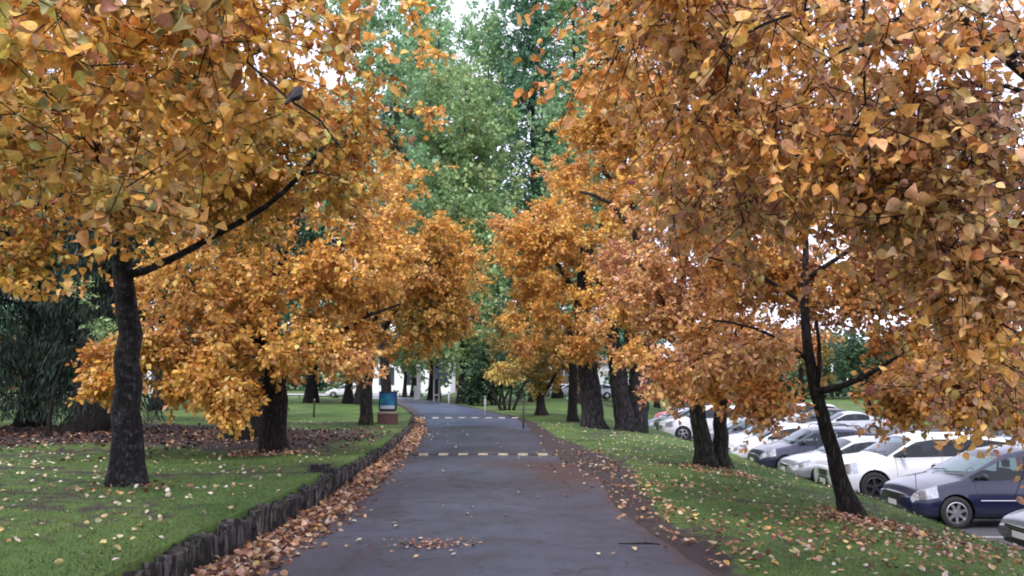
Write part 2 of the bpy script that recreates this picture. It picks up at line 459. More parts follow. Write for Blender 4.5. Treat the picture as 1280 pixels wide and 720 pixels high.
def make_tree(name, label, base, limbs, ells, pal, ncl, nleaf, leaf, bark, T=T_QUAD, group=None, cat='tree',
              droop=.5, spread=.45, twig=True, step=.3, flare=1.5, clumps=None, crown='leaf', hole=0.0, sides=12, jit=.16, up=.35, pals=None, seed=None, rz=.35, bth=1.0, cs=(1, 1, .65)):
    """limbs: list of (world polyline, r0, r1); ells: list of (centre, radii, weight)"""
    global rng
    if seed is not None: rng = np.random.default_rng(seed)
    base = np.asarray(base, float)
    th = thing(name, label, cat, base, 0, group)
    wood = MB()
    nodes = []; nrad = []
    for li, (pl, r0, r1) in enumerate(limbs):
        pts, t = resample(pl, step)
        if len(pts) > 3:
            amp = min(.12, r0 * .5)
            pts[1:-1] += rng.normal(0, amp * (.14 if li == 0 else .3), (len(pts) - 2, 3))
        r = r0 + (r1 - r0) * t ** .8
        if li == 0 or r0 > .1 and abs(pts[0][2] - base[2]) < .4:
            h = (pts[:, 2] - pts[0, 2])
            r = r * (1 + (flare - 1) * np.exp(-np.maximum(h, 0) / .22))
            pts, r = np.vstack([pts[0] + (pts[0] - pts[1]) * .5, pts]), np.concatenate([[r[0] * 1.08], r])
        wood.tube(pts - base, r, n=sides if r0 > .08 else 7, flute=bump_flute(li + 3, .045) if r0 > .06 else None)
        keep = pts[:, 2] > base[2] + .6
        nodes.append(pts[keep]); nrad.append(r[keep])
    nodes = np.vstack(nodes); nrad = np.concatenate(nrad)
    # clump centres, then twig-cluster centres
    W = np.array([e[2] for e in ells], float); W /= W.sum()
    ncm = clumps or max(6, ncl // 9)
    pick = rng.choice(len(ells), ncm, p=W)
    v = unit(rng.standard_normal((ncm, 3))) * (rng.uniform(0, 1, (ncm, 1)) ** .42)
    C = np.array([ells[i][0] for i in pick]) + v * np.array([ells[i][1] for i in pick])
    szs = np.array([np.mean(ells[i][1]) for i in pick])
    ci = rng.integers(0, ncm, ncl)
    cr = np.clip(szs[ci] * .24, .16, 1.1)
    K = C[ci] + rng.standard_normal((ncl, 3)) * cr[:, None] * np.array(cs)
    # connect clusters with branches
    order = np.argsort([np.min(np.linalg.norm(nodes - k, axis=1)) for k in K])
    cap = len(nodes) + ncl * 16
    NN = np.zeros((cap, 3)); NR = np.zeros(cap); cnt = len(nodes)
    NN[:cnt] = nodes; NR[:cnt] = nrad
    for oi in order:
        k = K[oi]
        dv = NN[:cnt] - k
        dist = np.sqrt((dv ** 2).sum(1)) + .5 * np.maximum(0, dv[:, 2])
        j = int(np.argmin(dist)); p0 = NN[j]; ln = np.linalg.norm(k - p0)
        if ln < .12: continue
        mid = (p0 + k) / 2 + np.array((0, 0, .16 * ln)) + rng.normal(0, .09 * ln, 3)
        m = max(3, min(10, int(ln / .22) + 2))
        tt = np.linspace(0, 1, m)[:, None]
        pts = (1 - tt) ** 2 * p0 + 2 * tt * (1 - tt) * mid + tt ** 2 * k
        pts[1:-1] += rng.normal(0, .018 * min(ln, 1.5), (m - 2, 3))
        rs = min(NR[j] * .7, (.007 + .013 * ln) * bth)
        r = np.linspace(rs, (.0035 + .001 * (rs > .02)) * bth, m)
        wood.tube(pts - base, r, n=4 if rs < .03 else 6, cap=False)
        e = min(m - 1, cap - cnt)
        NN[cnt:cnt + e] = pts[1:1 + e]; NR[cnt:cnt + e] = r[1:1 + e]; cnt += e
    # leaves along drooping twigs
    per = max(3, int(round(nleaf / ncl / 4)))
    nt_ = nleaf // per
    cid = rng.integers(0, ncl, nt_)
    td = unit(rng.standard_normal((nt_, 3)) * np.array((1, 1, .6)) + np.array((0, 0, -droop)))
    tl = spread * rng.uniform(.5, 1.4, nt_)
    tp = K[cid] + rng.normal(0, spread * .18, (nt_, 3))
    if twig:
        for i in range(min(nt_, 3600)):
            e = tp[i] + td[i] * tl[i] + np.array((0, 0, -.10 * tl[i]))
            wood.tube(np.array([tp[i], (tp[i] + e) / 2 + rng.normal(0, .02, 3), e]) - base, [.0048, .0036, .0022], n=3, cap=False)
    u = (np.arange(per) + .6) / per
    P = (tp[:, None, :] + td[:, None, :] * (tl[:, None] * u[None, :])[..., None]).reshape(-1, 3)
    n = len(P)
    P[:, 2] -= .10 * np.repeat(tl, per) * np.tile(u ** 2, nt_)
    tdr = np.repeat(td, per, axis=0)
    ld = unit(tdr * .55 + rng.standard_normal((n, 3)) * .7 + np.array((0, 0, -rz)))
    nr = unit(rng.standard_normal((n, 3)) * .75 + np.array((0, -.12, up)))
    P += ld * leaf * .25
    sz = leaf * np.clip(rng.normal(.95, .24, n), .4, 1.5)
    cl = np.repeat(ci[cid], per)
    if pals:
        c = np.zeros((n, 3)); sel = (rng.random(ncm) < pals[1])[cl]
        c = np.where(sel[:, None], colours(pals[0], n, cl, jit), colours(pal, n, cl, jit))
    else:
        c = colours(pal, n, cl, jit)
    wood.build('trunk', M[bark], th, smooth=True)
    scatter('crown', T, P - base, ld, nr, sz, c, M[crown], th, width=sz * rng.uniform(.62, 1.05, n), fold=rng.uniform(-1.6, 2.8, n) if len(T[1]) > 10 else rng.uniform(.2, 1.9, n))
    return th


def gp(px, py, guess=20.0):
    """ground point under a photo pixel"""
    Y = guess
    lo, hi = 2.0, 200.0
    for Yt in np.arange(4, 140, .05):
        p = at(px, py, Yt)
        if p[2] <= gz(p[0], Yt):
            return np.array((p[0], Yt, float(gz(p[0], Yt))))
    return at(px, py, guess)


def E(px, py, Y, rx, ry, rz, w=1.0): return (at(px, py, Y), np.array((rx, ry, rz)), w)


# ------------------------------------------------------------------ world and light
w = bpy.data.worlds.new('World'); sc.world = w; w.use_nodes = True
nt = w.node_tree; nt.nodes.clear()
SUN_EL, SUN_AZ = 55.0, 200.0      # azimuth clockwise from +Y
sky = N(nt, 'ShaderNodeTexSky', sky_type='NISHITA')
sky.sun_disc = False; sky.sun_elevation = R(SUN_EL); sky.sun_rotation = R(SUN_AZ); sky.dust_density = 3.0
mixn = N(nt, 'ShaderNodeMix', data_type='RGBA'); mixn.inputs[0].default_value = .8
tcw = N(nt, 'ShaderNodeTexCoord')
nzw = N(nt, 'ShaderNodeTexNoise', Scale=2.5, Detail=5.0)
L(nt, tcw.outputs['Generated'], nzw.inputs['Vector'])
rw = ramp(nt, [(.3, (7.2, 7.1, 8.9)), (.7, (9.0, 8.8, 10.3))])
L(nt, nzw.outputs[0], rw.inputs[0])
L(nt, sky.outputs[0], mixn.inputs[6]); L(nt, rw.outputs[0], mixn.inputs[7])
bg = N(nt, 'ShaderNodeBackground', Strength=.13)
L(nt, mixn.outputs[2], bg.inputs[0])
wo = N(nt, 'ShaderNodeOutputWorld'); L(nt, bg.outputs[0], wo.inputs[0])
sun = bpy.data.lights.new('sun', 'SUN'); sun.energy = 1.5; sun.angle = R(14); sun.color = (1, .95, .88)
so = bpy.data.objects.new('sun', sun); COL.objects.link(so)
az, el = R(SUN_AZ), R(SUN_EL)
from mathutils import Vector
sd = Vector((math.sin(az) * math.cos(el), math.cos(az) * math.cos(el), math.sin(el)))
so.rotation_euler = sd.to_track_quat('Z', 'Y').to_euler()
vs = sc.view_settings
vs.view_transform = 'Standard'; vs.look = 'None'; vs.gamma = 1; vs.use_curve_mapping = False
vs.exposure = .96
cy = sc.cycles
cy.max_bounces = 6; cy.diffuse_bounces = 3; cy.glossy_bounces = 3; cy.transmission_bounces = 4; cy.transparent_max_bounces = 8
cy.filter_width = 1.9
cy.caustics_reflective = False; cy.caustics_refractive = False
cy.sample_clamp_indirect = 6

# ------------------------------------------------------------------ ground
us = np.concatenate([-np.geomspace(500, 16, 26), np.arange(-15, -.3, .3), [-.25, -.18, -.12, -.100, -.09, 0, .1, .2],
                     np.arange(.4, 18, .22), np.geomspace(18.2, 500, 26)])
ys = np.concatenate([np.arange(-30, 4, 2), np.arange(4, 40, .25), np.arange(40, 80, 1.0), np.geomspace(81, 900, 30)])
UU, YY = np.meshgrid(us, ys)
XX = UU + np.where(YY < 110, xl(YY), xl(110))
ZZ = gz(XX, YY)
# keep the step column exactly on the edging line
ZZ = np.where((UU > -.095) & (UU < .3) & (YY < 110), np.minimum(ZZ, 0), ZZ)
nx, ny = len(us), len(ys)
gv = np.stack([XX, YY, ZZ], -1).reshape(-1, 3)
gf = [(j * nx + i, j * nx + i + 1, (j + 1) * nx + i + 1, (j + 1) * nx + i) for j in range(ny - 1) for i in range(nx - 1)]


def ground_mat():
    m, nt, out = new_mat('lawn_and_soil')
    tc = N(nt, 'ShaderNodeTexCoord')
    big = N(nt, 'ShaderNodeTexNoise', Scale=.55, Detail=6.0, Roughness=.6)
    fine = N(nt, 'ShaderNodeTexNoise', Scale=28.0, Detail=6.0, Roughness=.75)
    mid = N(nt, 'ShaderNodeTexNoise', Scale=3.5, Detail=6.0, Roughness=.7)
    for n in (big, fine, mid): L(nt, tc.outputs['Object'], n.inputs['Vector'])
    g1 = ramp(nt, [(.28, (.036, .070, .024)), (.5, (.078, .142, .040)), (.75, (.15, .21, .07))])
    L(nt, fine.outputs[0], g1.inputs[0])
    g2 = ramp(nt, [(.35, (.62, .72, .62)), (.65, (1.3, 1.15, 1.05))])
    L(nt, big.outputs[0], g2.inputs[0])
    mul = N(nt, 'ShaderNodeMix', data_type='RGBA', blend_type='MULTIPLY'); mul.inputs[0].default_value = 1
    L(nt, g1.outputs[0], mul.inputs[6]); L(nt, g2.outputs[0], mul.inputs[7])
    dirt = ramp(nt, [(.3, (.024, .019, .020)), (.55, (.058, .046, .045)), (.8, (.12, .09, .075))])
    L(nt, fine.outputs[0], dirt.inputs[0])
    at_ = N(nt, 'ShaderNodeAttribute', attribute_name='soil')
    add = N(nt, 'ShaderNodeMath', operation='MULTIPLY_ADD'); add.inputs[1].default_value = 1.6; 
    L(nt, mid.outputs[0], add.inputs[0]); add.inputs[2].default_value = -.8
    sm = N(nt, 'ShaderNodeMath', operation='ADD')
    L(nt, add.outputs[0], sm.inputs[0]); L(nt, at_.outputs['Fac'], sm.inputs[1])
    edge = ramp(nt, [(.42, (0, 0, 0)), (.62, (1, 1, 1))])
    L(nt, sm.outputs[0], edge.inputs[0])
    mx = N(nt, 'ShaderNodeMix', data_type='RGBA')
    L(nt, edge.outputs[0], mx.inputs[0]); L(nt, mul.outputs[2], mx.inputs[6]); L(nt, dirt.outputs[0], mx.inputs[7])
    p = N(nt, 'ShaderNodeBsdfPrincipled', Roughness=.9)
    p.inputs['Specular IOR Level'].default_value = .2
    L(nt, mx.outputs[2], p.inputs['Base Color'])
    b = N(nt, 'ShaderNodeBump', Strength=.8, Distance=.04)
    L(nt, fine.outputs[0], b.inputs['Height']); L(nt, b.outputs[0], p.inputs['Normal'])
    L(nt, p.outputs[0], out.inputs[0])
    return m


def soil(x, y):
    """0 grass .. 1 bare soil / mulch"""
    s = np.zeros_like(x)
    dl = xl(y) - x
    # mulch below the big left trees
    s = np.maximum(s, 1.1 * np.exp(-(((x + 9.5) / 6.3) ** 4 + ((y - 20.5) / 4.3) ** 4)))
    s = np.maximum(s, .95 * np.exp(-(((x + 5.3) / 2.0) ** 2 + ((y - 17.0) / 1.6) ** 2)))
    s = np.maximum(s, .8 * np.exp(-(((x + 6.8) / 2.5) ** 2 + ((y - 27.5) / 1.6) ** 2)))
    # worn track across left lawn
    s = np.maximum(s, .72 * np.exp(-((y - 11.6 - .12 * (x + 3)) / .28) ** 2) * (dl > .2) * (x > -9))
    s = np.maximum(s, .34 + .20 * np.sin(x * .9 + 1.3 * np.sin(y * .7)) * np.sin(y * .8 + np.sin(x * 1.1)))
    # shoulder of the drive on the right
    dr = x - xr(y)
    wid = np.interp(y, [0, 8, 12, 15, 18, 24, 30, 45], [.26, .24, .45, 1.0, .95, .6, .4, .3])
    s = np.maximum(s, 1.0 * (1 - sstep(wid * .75, wid * 1.25, dr)) * (dr > -1.0) * (dl < .1))
    # bare patches in right lawn
    for cx, cy_, rx, ry, a in ((4.7, 10.6, .9, .5, .75), (3.1, 11.8, 1.5, .22, .62), (4.4, 12.6, 1.2, .22, .55), (4.2, 17.5, .9, .6, .6), (3.3, 27.5, 2.0, 1.0, .6), (5.6, 12.3, 1.2, .3, .55), (7.4, 18.5, .8, 4, .75)):
        s = np.maximum(s, a * np.exp(-(((x - cx) / rx) ** 2 + ((y - cy_) / ry) ** 2)))
    s = np.where((dl > -.09) & (dl < .097) & (y < 40), 1.0, s)
    s = np.where((dl <= .09) & (dl > -1.2), 1.0, s)
    return s


g = mesh_obj('ground', gv, gf, ground_mat(), smooth=True)
tag(g, 'gently rolling lawn with bare soil under the trees', kind='structure')
fa = g.data.attributes.new('soil', 'FLOAT', 'POINT')
fa.data.foreach_set('value', soil(gv[:, 0], gv[:, 1]).astype(np.float32))


def asphalt(name, base, patchy=True, wet=True):
    m, nt, out = new_mat(name)
    tc = N(nt, 'ShaderNodeTexCoord')
    f = N(nt, 'ShaderNodeTexNoise', Scale=90.0, Detail=3.0, Roughness=.8)
    b1 = N(nt, 'ShaderNodeTexNoise', Scale=.45, Detail=5.0, Roughness=.6)
    b2 = N(nt, 'ShaderNodeTexNoise', Scale=2.4, Detail=6.0, Roughness=.7)
    for n in (f, b1, b2): L(nt, tc.outputs['Object'], n.inputs['Vector'])
    c = ramp(nt, [(.3, tuple(v * .5 for v in base)), (.7, tuple(v * 1.6 for v in base))])
    L(nt, f.outputs[0], c.inputs[0])
    s = ramp(nt, [(.35, (.72, .68, .68)), (.62, (1.1, 1.1, 1.12))])
    L(nt, b1.outputs[0], s.inputs[0])
    s2 = ramp(nt, [(.30, (.78, .72, .70)), (.5, (1, 1, 1))])
    L(nt, b2.outputs[0], s2.inputs[0])
    m1 = N(nt, 'ShaderNodeMix', data_type='RGBA', blend_type='MULTIPLY'); m1.inputs[0].default_value = 1
    m2 = N(nt, 'ShaderNodeMix', data_type='RGBA', blend_type='MULTIPLY'); m2.inputs[0].default_value = 1
    L(nt, c.outputs[0], m1.inputs[6]); L(nt, s.outputs[0], m1.inputs[7])
    L(nt, m1.outputs[2], m2.inputs[6]); L(nt, s2.outputs[0], m2.inputs[7])
    # cracks
    vo = N(nt, 'ShaderNodeTexVoronoi', Scale=.8, feature='DISTANCE_TO_EDGE')
    dn = N(nt, 'ShaderNodeTexNoise', Scale=3.0, Detail=4.0)
    L(nt, tc.outputs['Object'], dn.inputs['Vector'])
    va = N(nt, 'ShaderNodeVectorMath', operation='ADD')
    L(nt, tc.outputs['Object'], va.inputs[0]); L(nt, dn.outputs['Color'], va.inputs[1]); L(nt, va.outputs[0], vo.inputs['Vector'])
    cr = ramp(nt, [(.004, (.35, .33, .33)), (.016, (1, 1, 1))])
    L(nt, vo.outputs['Distance'], cr.inputs[0])
    # only some cracks survive
    cm = ramp(nt, [(.50, (1, 1, 1)), (.60, (0, 0, 0))])
    L(nt, b1.outputs[0], cm.inputs[0])
    m3 = N(nt, 'ShaderNodeMix', data_type='RGBA', blend_type='MULTIPLY')
    L(nt, cm.outputs[0], m3.inputs[0]); L(nt, m2.outputs[2], m3.inputs[6]); L(nt, cr.outputs[0], m3.inputs[7])
    p = N(nt, 'ShaderNodeBsdfPrincipled', Roughness=.6)
    sa = N(nt, 'ShaderNodeAttribute', attribute_name='muck')
    sadd = N(nt, 'ShaderNodeMath', operation='MULTIPLY_ADD'); sadd.inputs[1].default_value = 1.5; sadd.inputs[2].default_value = -.75
    sad2 = N(nt, 'ShaderNodeMath', operation='ADD')
    L(nt, b2.outputs[0], sadd.inputs[0]); L(nt, sadd.outputs[0], sad2.inputs[0]); L(nt, sa.outputs['Fac'], sad2.inputs[1])
    sr_ = ramp(nt, [(.25, (0, 0, 0)), (.8, (.85, .85, .85))])
    L(nt, sad2.outputs[0], sr_.inputs[0])
    m4 = N(nt, 'ShaderNodeMix', data_type='RGBA'); m4.inputs[7].default_value = (.045, .024, .022, 1)
    oa = N(nt, 'ShaderNodeAttribute', attribute_name='sky_sheen')
    m5 = N(nt, 'ShaderNodeMix', data_type='RGBA', blend_type='MULTIPLY'); m5.inputs[7].default_value = (2.0, 2.05, 2.15, 1)  # brighter tint paints the sky reflection into the far road
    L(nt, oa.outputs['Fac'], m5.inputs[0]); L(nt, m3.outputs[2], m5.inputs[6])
    L(nt, sr_.outputs[0], m4.inputs[0]); L(nt, m5.outputs[2], m4.inputs[6])
    L(nt, m4.outputs[2], p.inputs['Base Color'])
    rr = ramp(nt, [(.35, (.34, .34, .34)), (.65, (.52, .52, .52))])
    L(nt, b2.outputs[0], rr.inputs[0]); L(nt, rr.outputs[0], p.inputs['Roughness'])
    b = N(nt, 'ShaderNodeBump', Strength=.5, Distance=.008)
    L(nt, f.outputs[0], b.inputs['Height']); L(nt, b.outputs[0], p.inputs['Normal'])
    L(nt, p.outputs[0], out.inputs[0])
    return m


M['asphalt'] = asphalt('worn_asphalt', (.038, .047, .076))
M['lotasphalt'] = asphalt('car_park_asphalt', (.085, .085, .095))
# drive
ry = np.concatenate([np.arange(-12, 60, .25), np.arange(60, 112, 1.0)])
nrng = np.random.default_rng(3)
def wob(n, a, k=9):
    x = nrng.standard_normal(n + k); return a * np.convolve(x, np.ones(k) / k, 'valid')[:n] * math.sqrt(k)
e1 = xl(ry) + .18 + wob(len(ry), .03); e2 = xr(ry) + wob(len(ry), .045) + wob(len(ry), .05, 30)
rv = []; rf = []
for i, y in enumerate(ry):
    for t in np.linspace(0, 1, 25):
        x = e1[i] + (e2[i] - e1[i]) * t
        z = .022 + .03 * math.sin(math.pi * t) if 0 < t < 1 else .006
        rv.append((x, y, z + (0 if y < 60 else .0)))
for i in range(len(ry) - 1):
    for j in range(24):
        a = i * 25 + j
        rf.append((a, a + 1, a + 26, a + 25))
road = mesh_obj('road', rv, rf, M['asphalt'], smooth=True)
_rv = np.array(rv); _x, _y = _rv[:, 0], _rv[:, 1]
mk = .95 * np.exp(-(((_x - .95) / .75) ** 2 + ((_y - 14.0) / 2.3) ** 2)) + .55 * np.exp(-(((_x + .2) / 1.3) ** 2 + ((_y - 15.6) / .9) ** 2))
mk = np.maximum(mk, .8 * np.exp(-((_x - np.interp(_y, ry, e2)) / .16) ** 2))
mk = np.maximum(mk, .75 * np.exp(-((_x - xl(_y) - .3) / .4) ** 2))
mk = np.maximum(mk, .45 * np.exp(-((_y - 36.5) / 1.5) ** 2))
fa = road.data.attributes.new('muck', 'FLOAT', 'POINT'); fa.data.foreach_set('value', mk.astype(np.float32))
sheen_mask = sstep(27.5, 28.3, _y + .9 * np.sin(_x * 1.3) + .25 * _x)  # far stretch coloured paler, standing in for the sky's reflection on the asphalt
fa = road.data.attributes.new('sky_sheen', 'FLOAT', 'POINT'); fa.data.foreach_set('value', sheen_mask.astype(np.float32))
tag(road, 'worn bluish grey asphalt drive curving left in the distance', kind='structure')
# far cross street
fs = MB()
for (x0, x1, y0, y1) in ((-60, -8, 92, 108),):
    n = 20
    v = []; f = []
    for i in range(n + 1):
        x = x0 + (x1 - x0) * i / n
        for y in (y0, y1):
            v.append((x, y, float(gz(x, y)) + .09))
    for i in range(n): f.append((2 * i, 2 * i + 2, 2 * i + 3, 2 * i + 1))
    fs.add(v, f)
o = fs.build('far_street', simple('pale_concrete', (.30, .30, .32), .7, noise=.15, nscale=1.0))
tag(o, 'pale street crossing beyond the end of the drive', kind='structure')
# car park
lv = []; lf = []
ly = np.arange(2, 58.1, 2.0)
for y in ly:
    for x in (float(lot_edge(y)) + .12, 20, 34, 60):
        lv.append((x, y, LOTZ + .006))
for i in range(len(ly) - 1):
    for j in range(3):
        a = i * 4 + j; lf.append((a, a + 1, a + 5, a + 4))
lot = mesh_obj('car_park', lv, lf, M['lotasphalt'])
tag(lot, 'lower asphalt car park beside the lawn', kind='structure')
ml = MB()
for y in np.arange(8.05, 57, 2.75):
    for x0 in (8.6, 16.6):
        ml.box(x0, x0 + 4.8, y - .05, y + .05, LOTZ + .0105, LOTZ + .0125)
o = ml.build('parking_bay_line', M['palepaint']); tag(o, 'worn white bay lines on the car park', kind='structure')
# kerb stones of the car park
kb = MB()
for y in np.arange(4, 57, 1.0):
    kb.box(8.02, 8.16, y + .01, y + .99, LOTZ - .1, LOTZ + .12, bev=.012)
o = kb.build('kerb', simple('kerb_concrete', (.25, .25, .25), .85, noise=.2)); tag(o, 'low concrete kerb along the car park', kind='structure')


# ------------------------------------------------------------------ speed humps
def hump(Y, name_label, mats, seg, px0, px1):
    x0 = at(px0, 500, Y)[0]; x1 = at(px1, 500, Y)[0]
    th = thing('speed_hump', name_label, 'speed hump', ((x0 + x1) / 2, Y, .04), 0, 'speed humps across the drive')
    nseg = seg; W = (x1 - x0) / nseg; half = (x1 - x0) / 2
    h = MB()
    prof = [(-.13, 0), (-.11, .018), (-.07, .034), (0, .041), (.07, .034), (.11, .018), (.13, 0)]
    for k in range(nseg):
        a = -half + k * W + .004; b = -half + (k + 1) * W - .004
        v = [(a, p, q) for p, q in prof] + [(b, p, q) for p, q in prof]
        f = [(i, i + 1, i + 8, i + 7) for i in range(6)] + [tuple(range(7)), tuple(range(13, 6, -1))]
        h.add(v, f, k % 2)
    h.build('hump_segments', mats, th)
    return th


hump(17.6, 'black and yellow striped speed hump across the nearer stretch of drive', [M['yellow'], M['rubber']], 15, 500, 684)
hump(35.6, 'pale banded speed hump further along the drive', [M['palepaint'], M['asphalt']], 15, 524, 648)

# ------------------------------------------------------------------ log edging
ed = thing('log_edging', 'low retaining edge of upright weathered logs beside the drive', 'garden edging', (-2.6, 6, 0))
ex, ey = -2.6, 6.0
lrng = random.Random(4)


def log_mesh(mb, x, y, r, z0, z1, tx, ty):
    n = 11; v = []; f = []
    prof = [(1.0, z0), (1.0, (z0 + z1) / 2), (.99, z1 - .012), (.93, z1 - .002), (.0, z1 + .003)]
    wobv = [1 + .16 * lrng.uniform(-1, 1) for _ in range(n)]
    sl = lrng.uniform(-.03, .03); sl2 = lrng.uniform(-.03, .03)
    for rr, z in prof:
        for j in range(n):
            a = 2 * math.pi * j / n
            cx, cy_ = math.cos(a) * r * rr * wobv[j], math.sin(a) * r * rr * wobv[j]
            zz = z + (sl * cx / r + sl2 * cy_ / r if z > (z0 + z1) / 2 else 0)
            v.append((x + cx + tx * (z - z0), y + cy_ + ty * (z - z0), zz))
    k = len(prof)
    f = [(i * n + j, i * n + (j + 1) % n, (i + 1) * n + (j + 1) % n, (i + 1) * n + j) for i in range(k - 1) for j in range(n)]
    mb.add(v, f)


y = 4.5; logs = []
while y < 43:
    r = lrng.uniform(.055, .085)
    y += r * 1.95
    h = float(hwall(y)) - .03 + lrng.uniform(-.035, .045)
    if 11.1 < y < 11.6: h += .07
    logs.append((float(xl(y)) + lrng.uniform(-.02, .02), y, r, h))
logs += [(float(xl(11.9)) - .16 - .17 * k, 11.75 + .05 * k, .085, float(hwall(11.0)) + .07 + lrng.uniform(-.02, .02)) for k in range(2)]
logs.sort(key=lambda q: q[1])
rest = MB()
for i, (x, yy, r, h) in enumerate(logs):
    if i < 99:
        mb = MB(); log_mesh(mb, x - ex, yy - ey, r, -.15, h, lrng.uniform(-.05, .05), lrng.uniform(-.06, .06))
        o = mb.build('log', M['log'], ed, smooth=True)
    else:
        log_mesh(rest, x - ex, yy - ey, r, -.15, h, lrng.uniform(-.05, .05), lrng.uniform(-.06, .06))
o = rest.build('far_log_row', M['log'], ed, smooth=True); o['kind'] = 'stuff'

# ------------------------------------------------------------------ fallen leaves and grass
def ground_normals(x, y, jitter):
    n = np.stack([-(gz(x + .05, y) - gz(x - .05, y)) / .1, -(gz(x, y + .05) - gz(x, y - .05)) / .1, np.ones_like(x)], -1)
    n = np.clip(n, -1, 1)
    return unit(unit(n) + rng.standard_normal((len(x), 3)) * jitter)


def litter(name, label, x, y, z, size, pal, jitter=.35, T=T_CURL):
    n = len(x)
    pos = np.stack([x, y, z], -1)
    a = rng.uniform(0, 6.283, n)
    nr = ground_normals(x, y, jitter)
    d = np.stack([np.cos(a), np.sin(a), np.zeros(n)], -1)
    d = unit(d - nr * (d * nr).sum(1, keepdims=True))
    flip = rng.random(n) < .35
    nr = np.where(flip[:, None], -nr, nr)
    pos[:, 2] += np.where(flip, .028, .004)
    o = scatter(name, T, pos, d, nr, size * rng.uniform(.65, 1.2, n), colours(pal, n), M['litter'], fold=rng.uniform(.2, 1.3, n))
    tag(o, label, kind='stuff')
    return o


# drift along the edging
n = 6500
y = 4.8 + (rng.random(n) ** 1.35) * 30
dx = np.abs(rng.normal(0, 1, n)); dx = dx * np.interp(y, [6, 14, 25, 36], [.23, .20, .16, .12]) + .03
pile = np.exp(-(dx / .35) ** 2)
litter('leaf_drift', 'drift of brown and tan fallen leaves along the log edging', xl(y) + .08 + dx, y, .03 + .08 * pile * rng.random(n), .070, 'litter', .7)
# left lawn
n = 3600
y = 4.6 + (rng.random(n) ** 1.5) * 25; x = xl(y) - .15 - rng.random(n) ** .8 * (4 + y * .55)
cl = np.sin(x * 2.1 + y) * np.sin(y * 1.7 - x) > -.55
x, y = x[cl], y[cl]
litter('lawn_leaves', 'pale yellow fallen leaves scattered over the left lawn', x, y, gz(x, y) + .012, .058, 'pale', .45)
# mulch
n = 3600
x = -9.5 + rng.normal(0, 4.2, n); y = 19.5 + rng.normal(0, 2.2, n); k = x < xl(y) - .3; x, y = x[k], y[k]
litter('mulch_leaves', 'dark brown leaf mulch under the big left trees', x, y, gz(x, y) + .01, .10, 'brown', .4)
# right lawn
n = 1250
y = 6 + (rng.random(n) ** 1.4) * 26; x = xr(y) + .3 + rng.random(n) * 5.6
litter('verge_leaves', 'pale fallen leaves scattered over the right verge', x, y, gz(x, y) + .012, .056, 'pale', .45)
n = 950
cx = np.array([4.4, 5.1, 3.8, 3.2, 6.0, 4.8, 2.6, 3.5]); cyy = np.array([9.7, 10.6, 10.6, 9.0, 10.8, 8.9, 12.8, 8.0]); sr = np.array([.8, .9, .7, .7, .7, .7, .5, .7])
ii = rng.choice(8, n, p=[.18, .2, .12, .1, .1, .12, .08, .10])
x = cx[ii] + rng.normal(0, 1, n) * sr[ii]; y = cyy[ii] + rng.normal(0, .8, n) * sr[ii]; k = x > xr(y) + .2; x, y = x[k], y[k]
litter('trunk_leaves', 'brown leaves gathered on grass around the leaning trunk', x, y, gz(x, y) + .012, .062, 'litter', .45)
# leaves piled at the feet of the trunks
px_, py_ = [], []
for (cx_, cy2, rr_, m_) in ((-4.65, 9.8, .36, 60), (4.62, 10.8, .30, 420), (4.15, 16.3, .5, 260), (-4.5, 15.0, .5, 260)):
    a_ = rng.uniform(0, 6.283, m_); r_ = rr_ + np.abs(rng.normal(0, .28, m_)) - .12
    px_.append(cx_ + r_ * np.cos(a_)); py_.append(cy2 + r_ * np.sin(a_))
x = np.concatenate(px_); y = np.concatenate(py_)
litter('trunk_foot_leaves', 'brown leaves piled against the feet of the trunks', x, y, gz(x, y) + .012 + rng.random(len(x)) * .03, .06, 'litter', .6)
# road shoulder
n = 480
y = 7 + rng.random(n) * 12; x = xr(y) + rng.normal(.35, .3, n) * np.interp(y, [6, 10, 13, 19], [.8, .9, 1.6, 1.8])
litter('shoulder_leaves', 'reddish brown leaves on the dirt shoulder of the drive', x, y, np.maximum(gz(x, y), .0) + .03, .065, 'litter', .35)
n = 90
y = 5.8 + rng.random(n) ** 1.5 * 26; t = rng.random(n) ** 1.6; x = xl(y) + .6 + t * (xr(y) - xl(y) - .6)
litter('road_leaves', 'single pale leaves lying about the asphalt', x, y, np.full(n, .055), .06, 'pale', .25)
n = 160
x = -.75 + rng.normal(0, .22, n); y = 7.9 + rng.normal(0, .12, n)
litter('leaf_patch', 'small patch of leaf crumbs in the middle of the drive', x, y, np.full(n, .053), .035, 'litter', .3)

n = 150000
side = rng.random(n) < .5
y = 4.3 + (rng.random(n) ** 1.5) * 19
x = np.where(side, xl(y) - .085 - rng.random(n) * (2.2 + y * .5), xr(y) + .3 + rng.random(n) * 6.6)
k = rng.random(n) > sstep(.32, .85, soil(x, y)) * 1.1
x, y = x[k], y[k]; n = len(x)
pos = np.stack([x, y, gz(x, y) - .005], -1)
dd = unit(rng.standard_normal((n, 3)) * .55 + np.array((0, 0, 1)))
nr = unit(rng.standard_normal((n, 3)) * np.array((1, 1, .1)))
gv_ = .5 + .5 * np.sin(x * 1.3 + 2 * np.sin(y * .9)) * np.sin(y * 1.1 + 1.5 * np.sin(x * .7))
gcol = colours('lawn', n, jit=.22) * (.78 + .45 * gv_)[:, None] * np.stack([.9 + .35 * gv_, np.ones(n), np.ones(n)], 1)
o = scatter('grass', T_BLADE, pos, dd, nr, rng.uniform(.02, .06, n), gcol, M['grassblade'], width=rng.uniform(.006, .012, n))
tag(o, 'short green grass blades of the lawn', kind='stuff')

# ------------------------------------------------------------------ trees
AUT = 'autumn trees lining the drive'
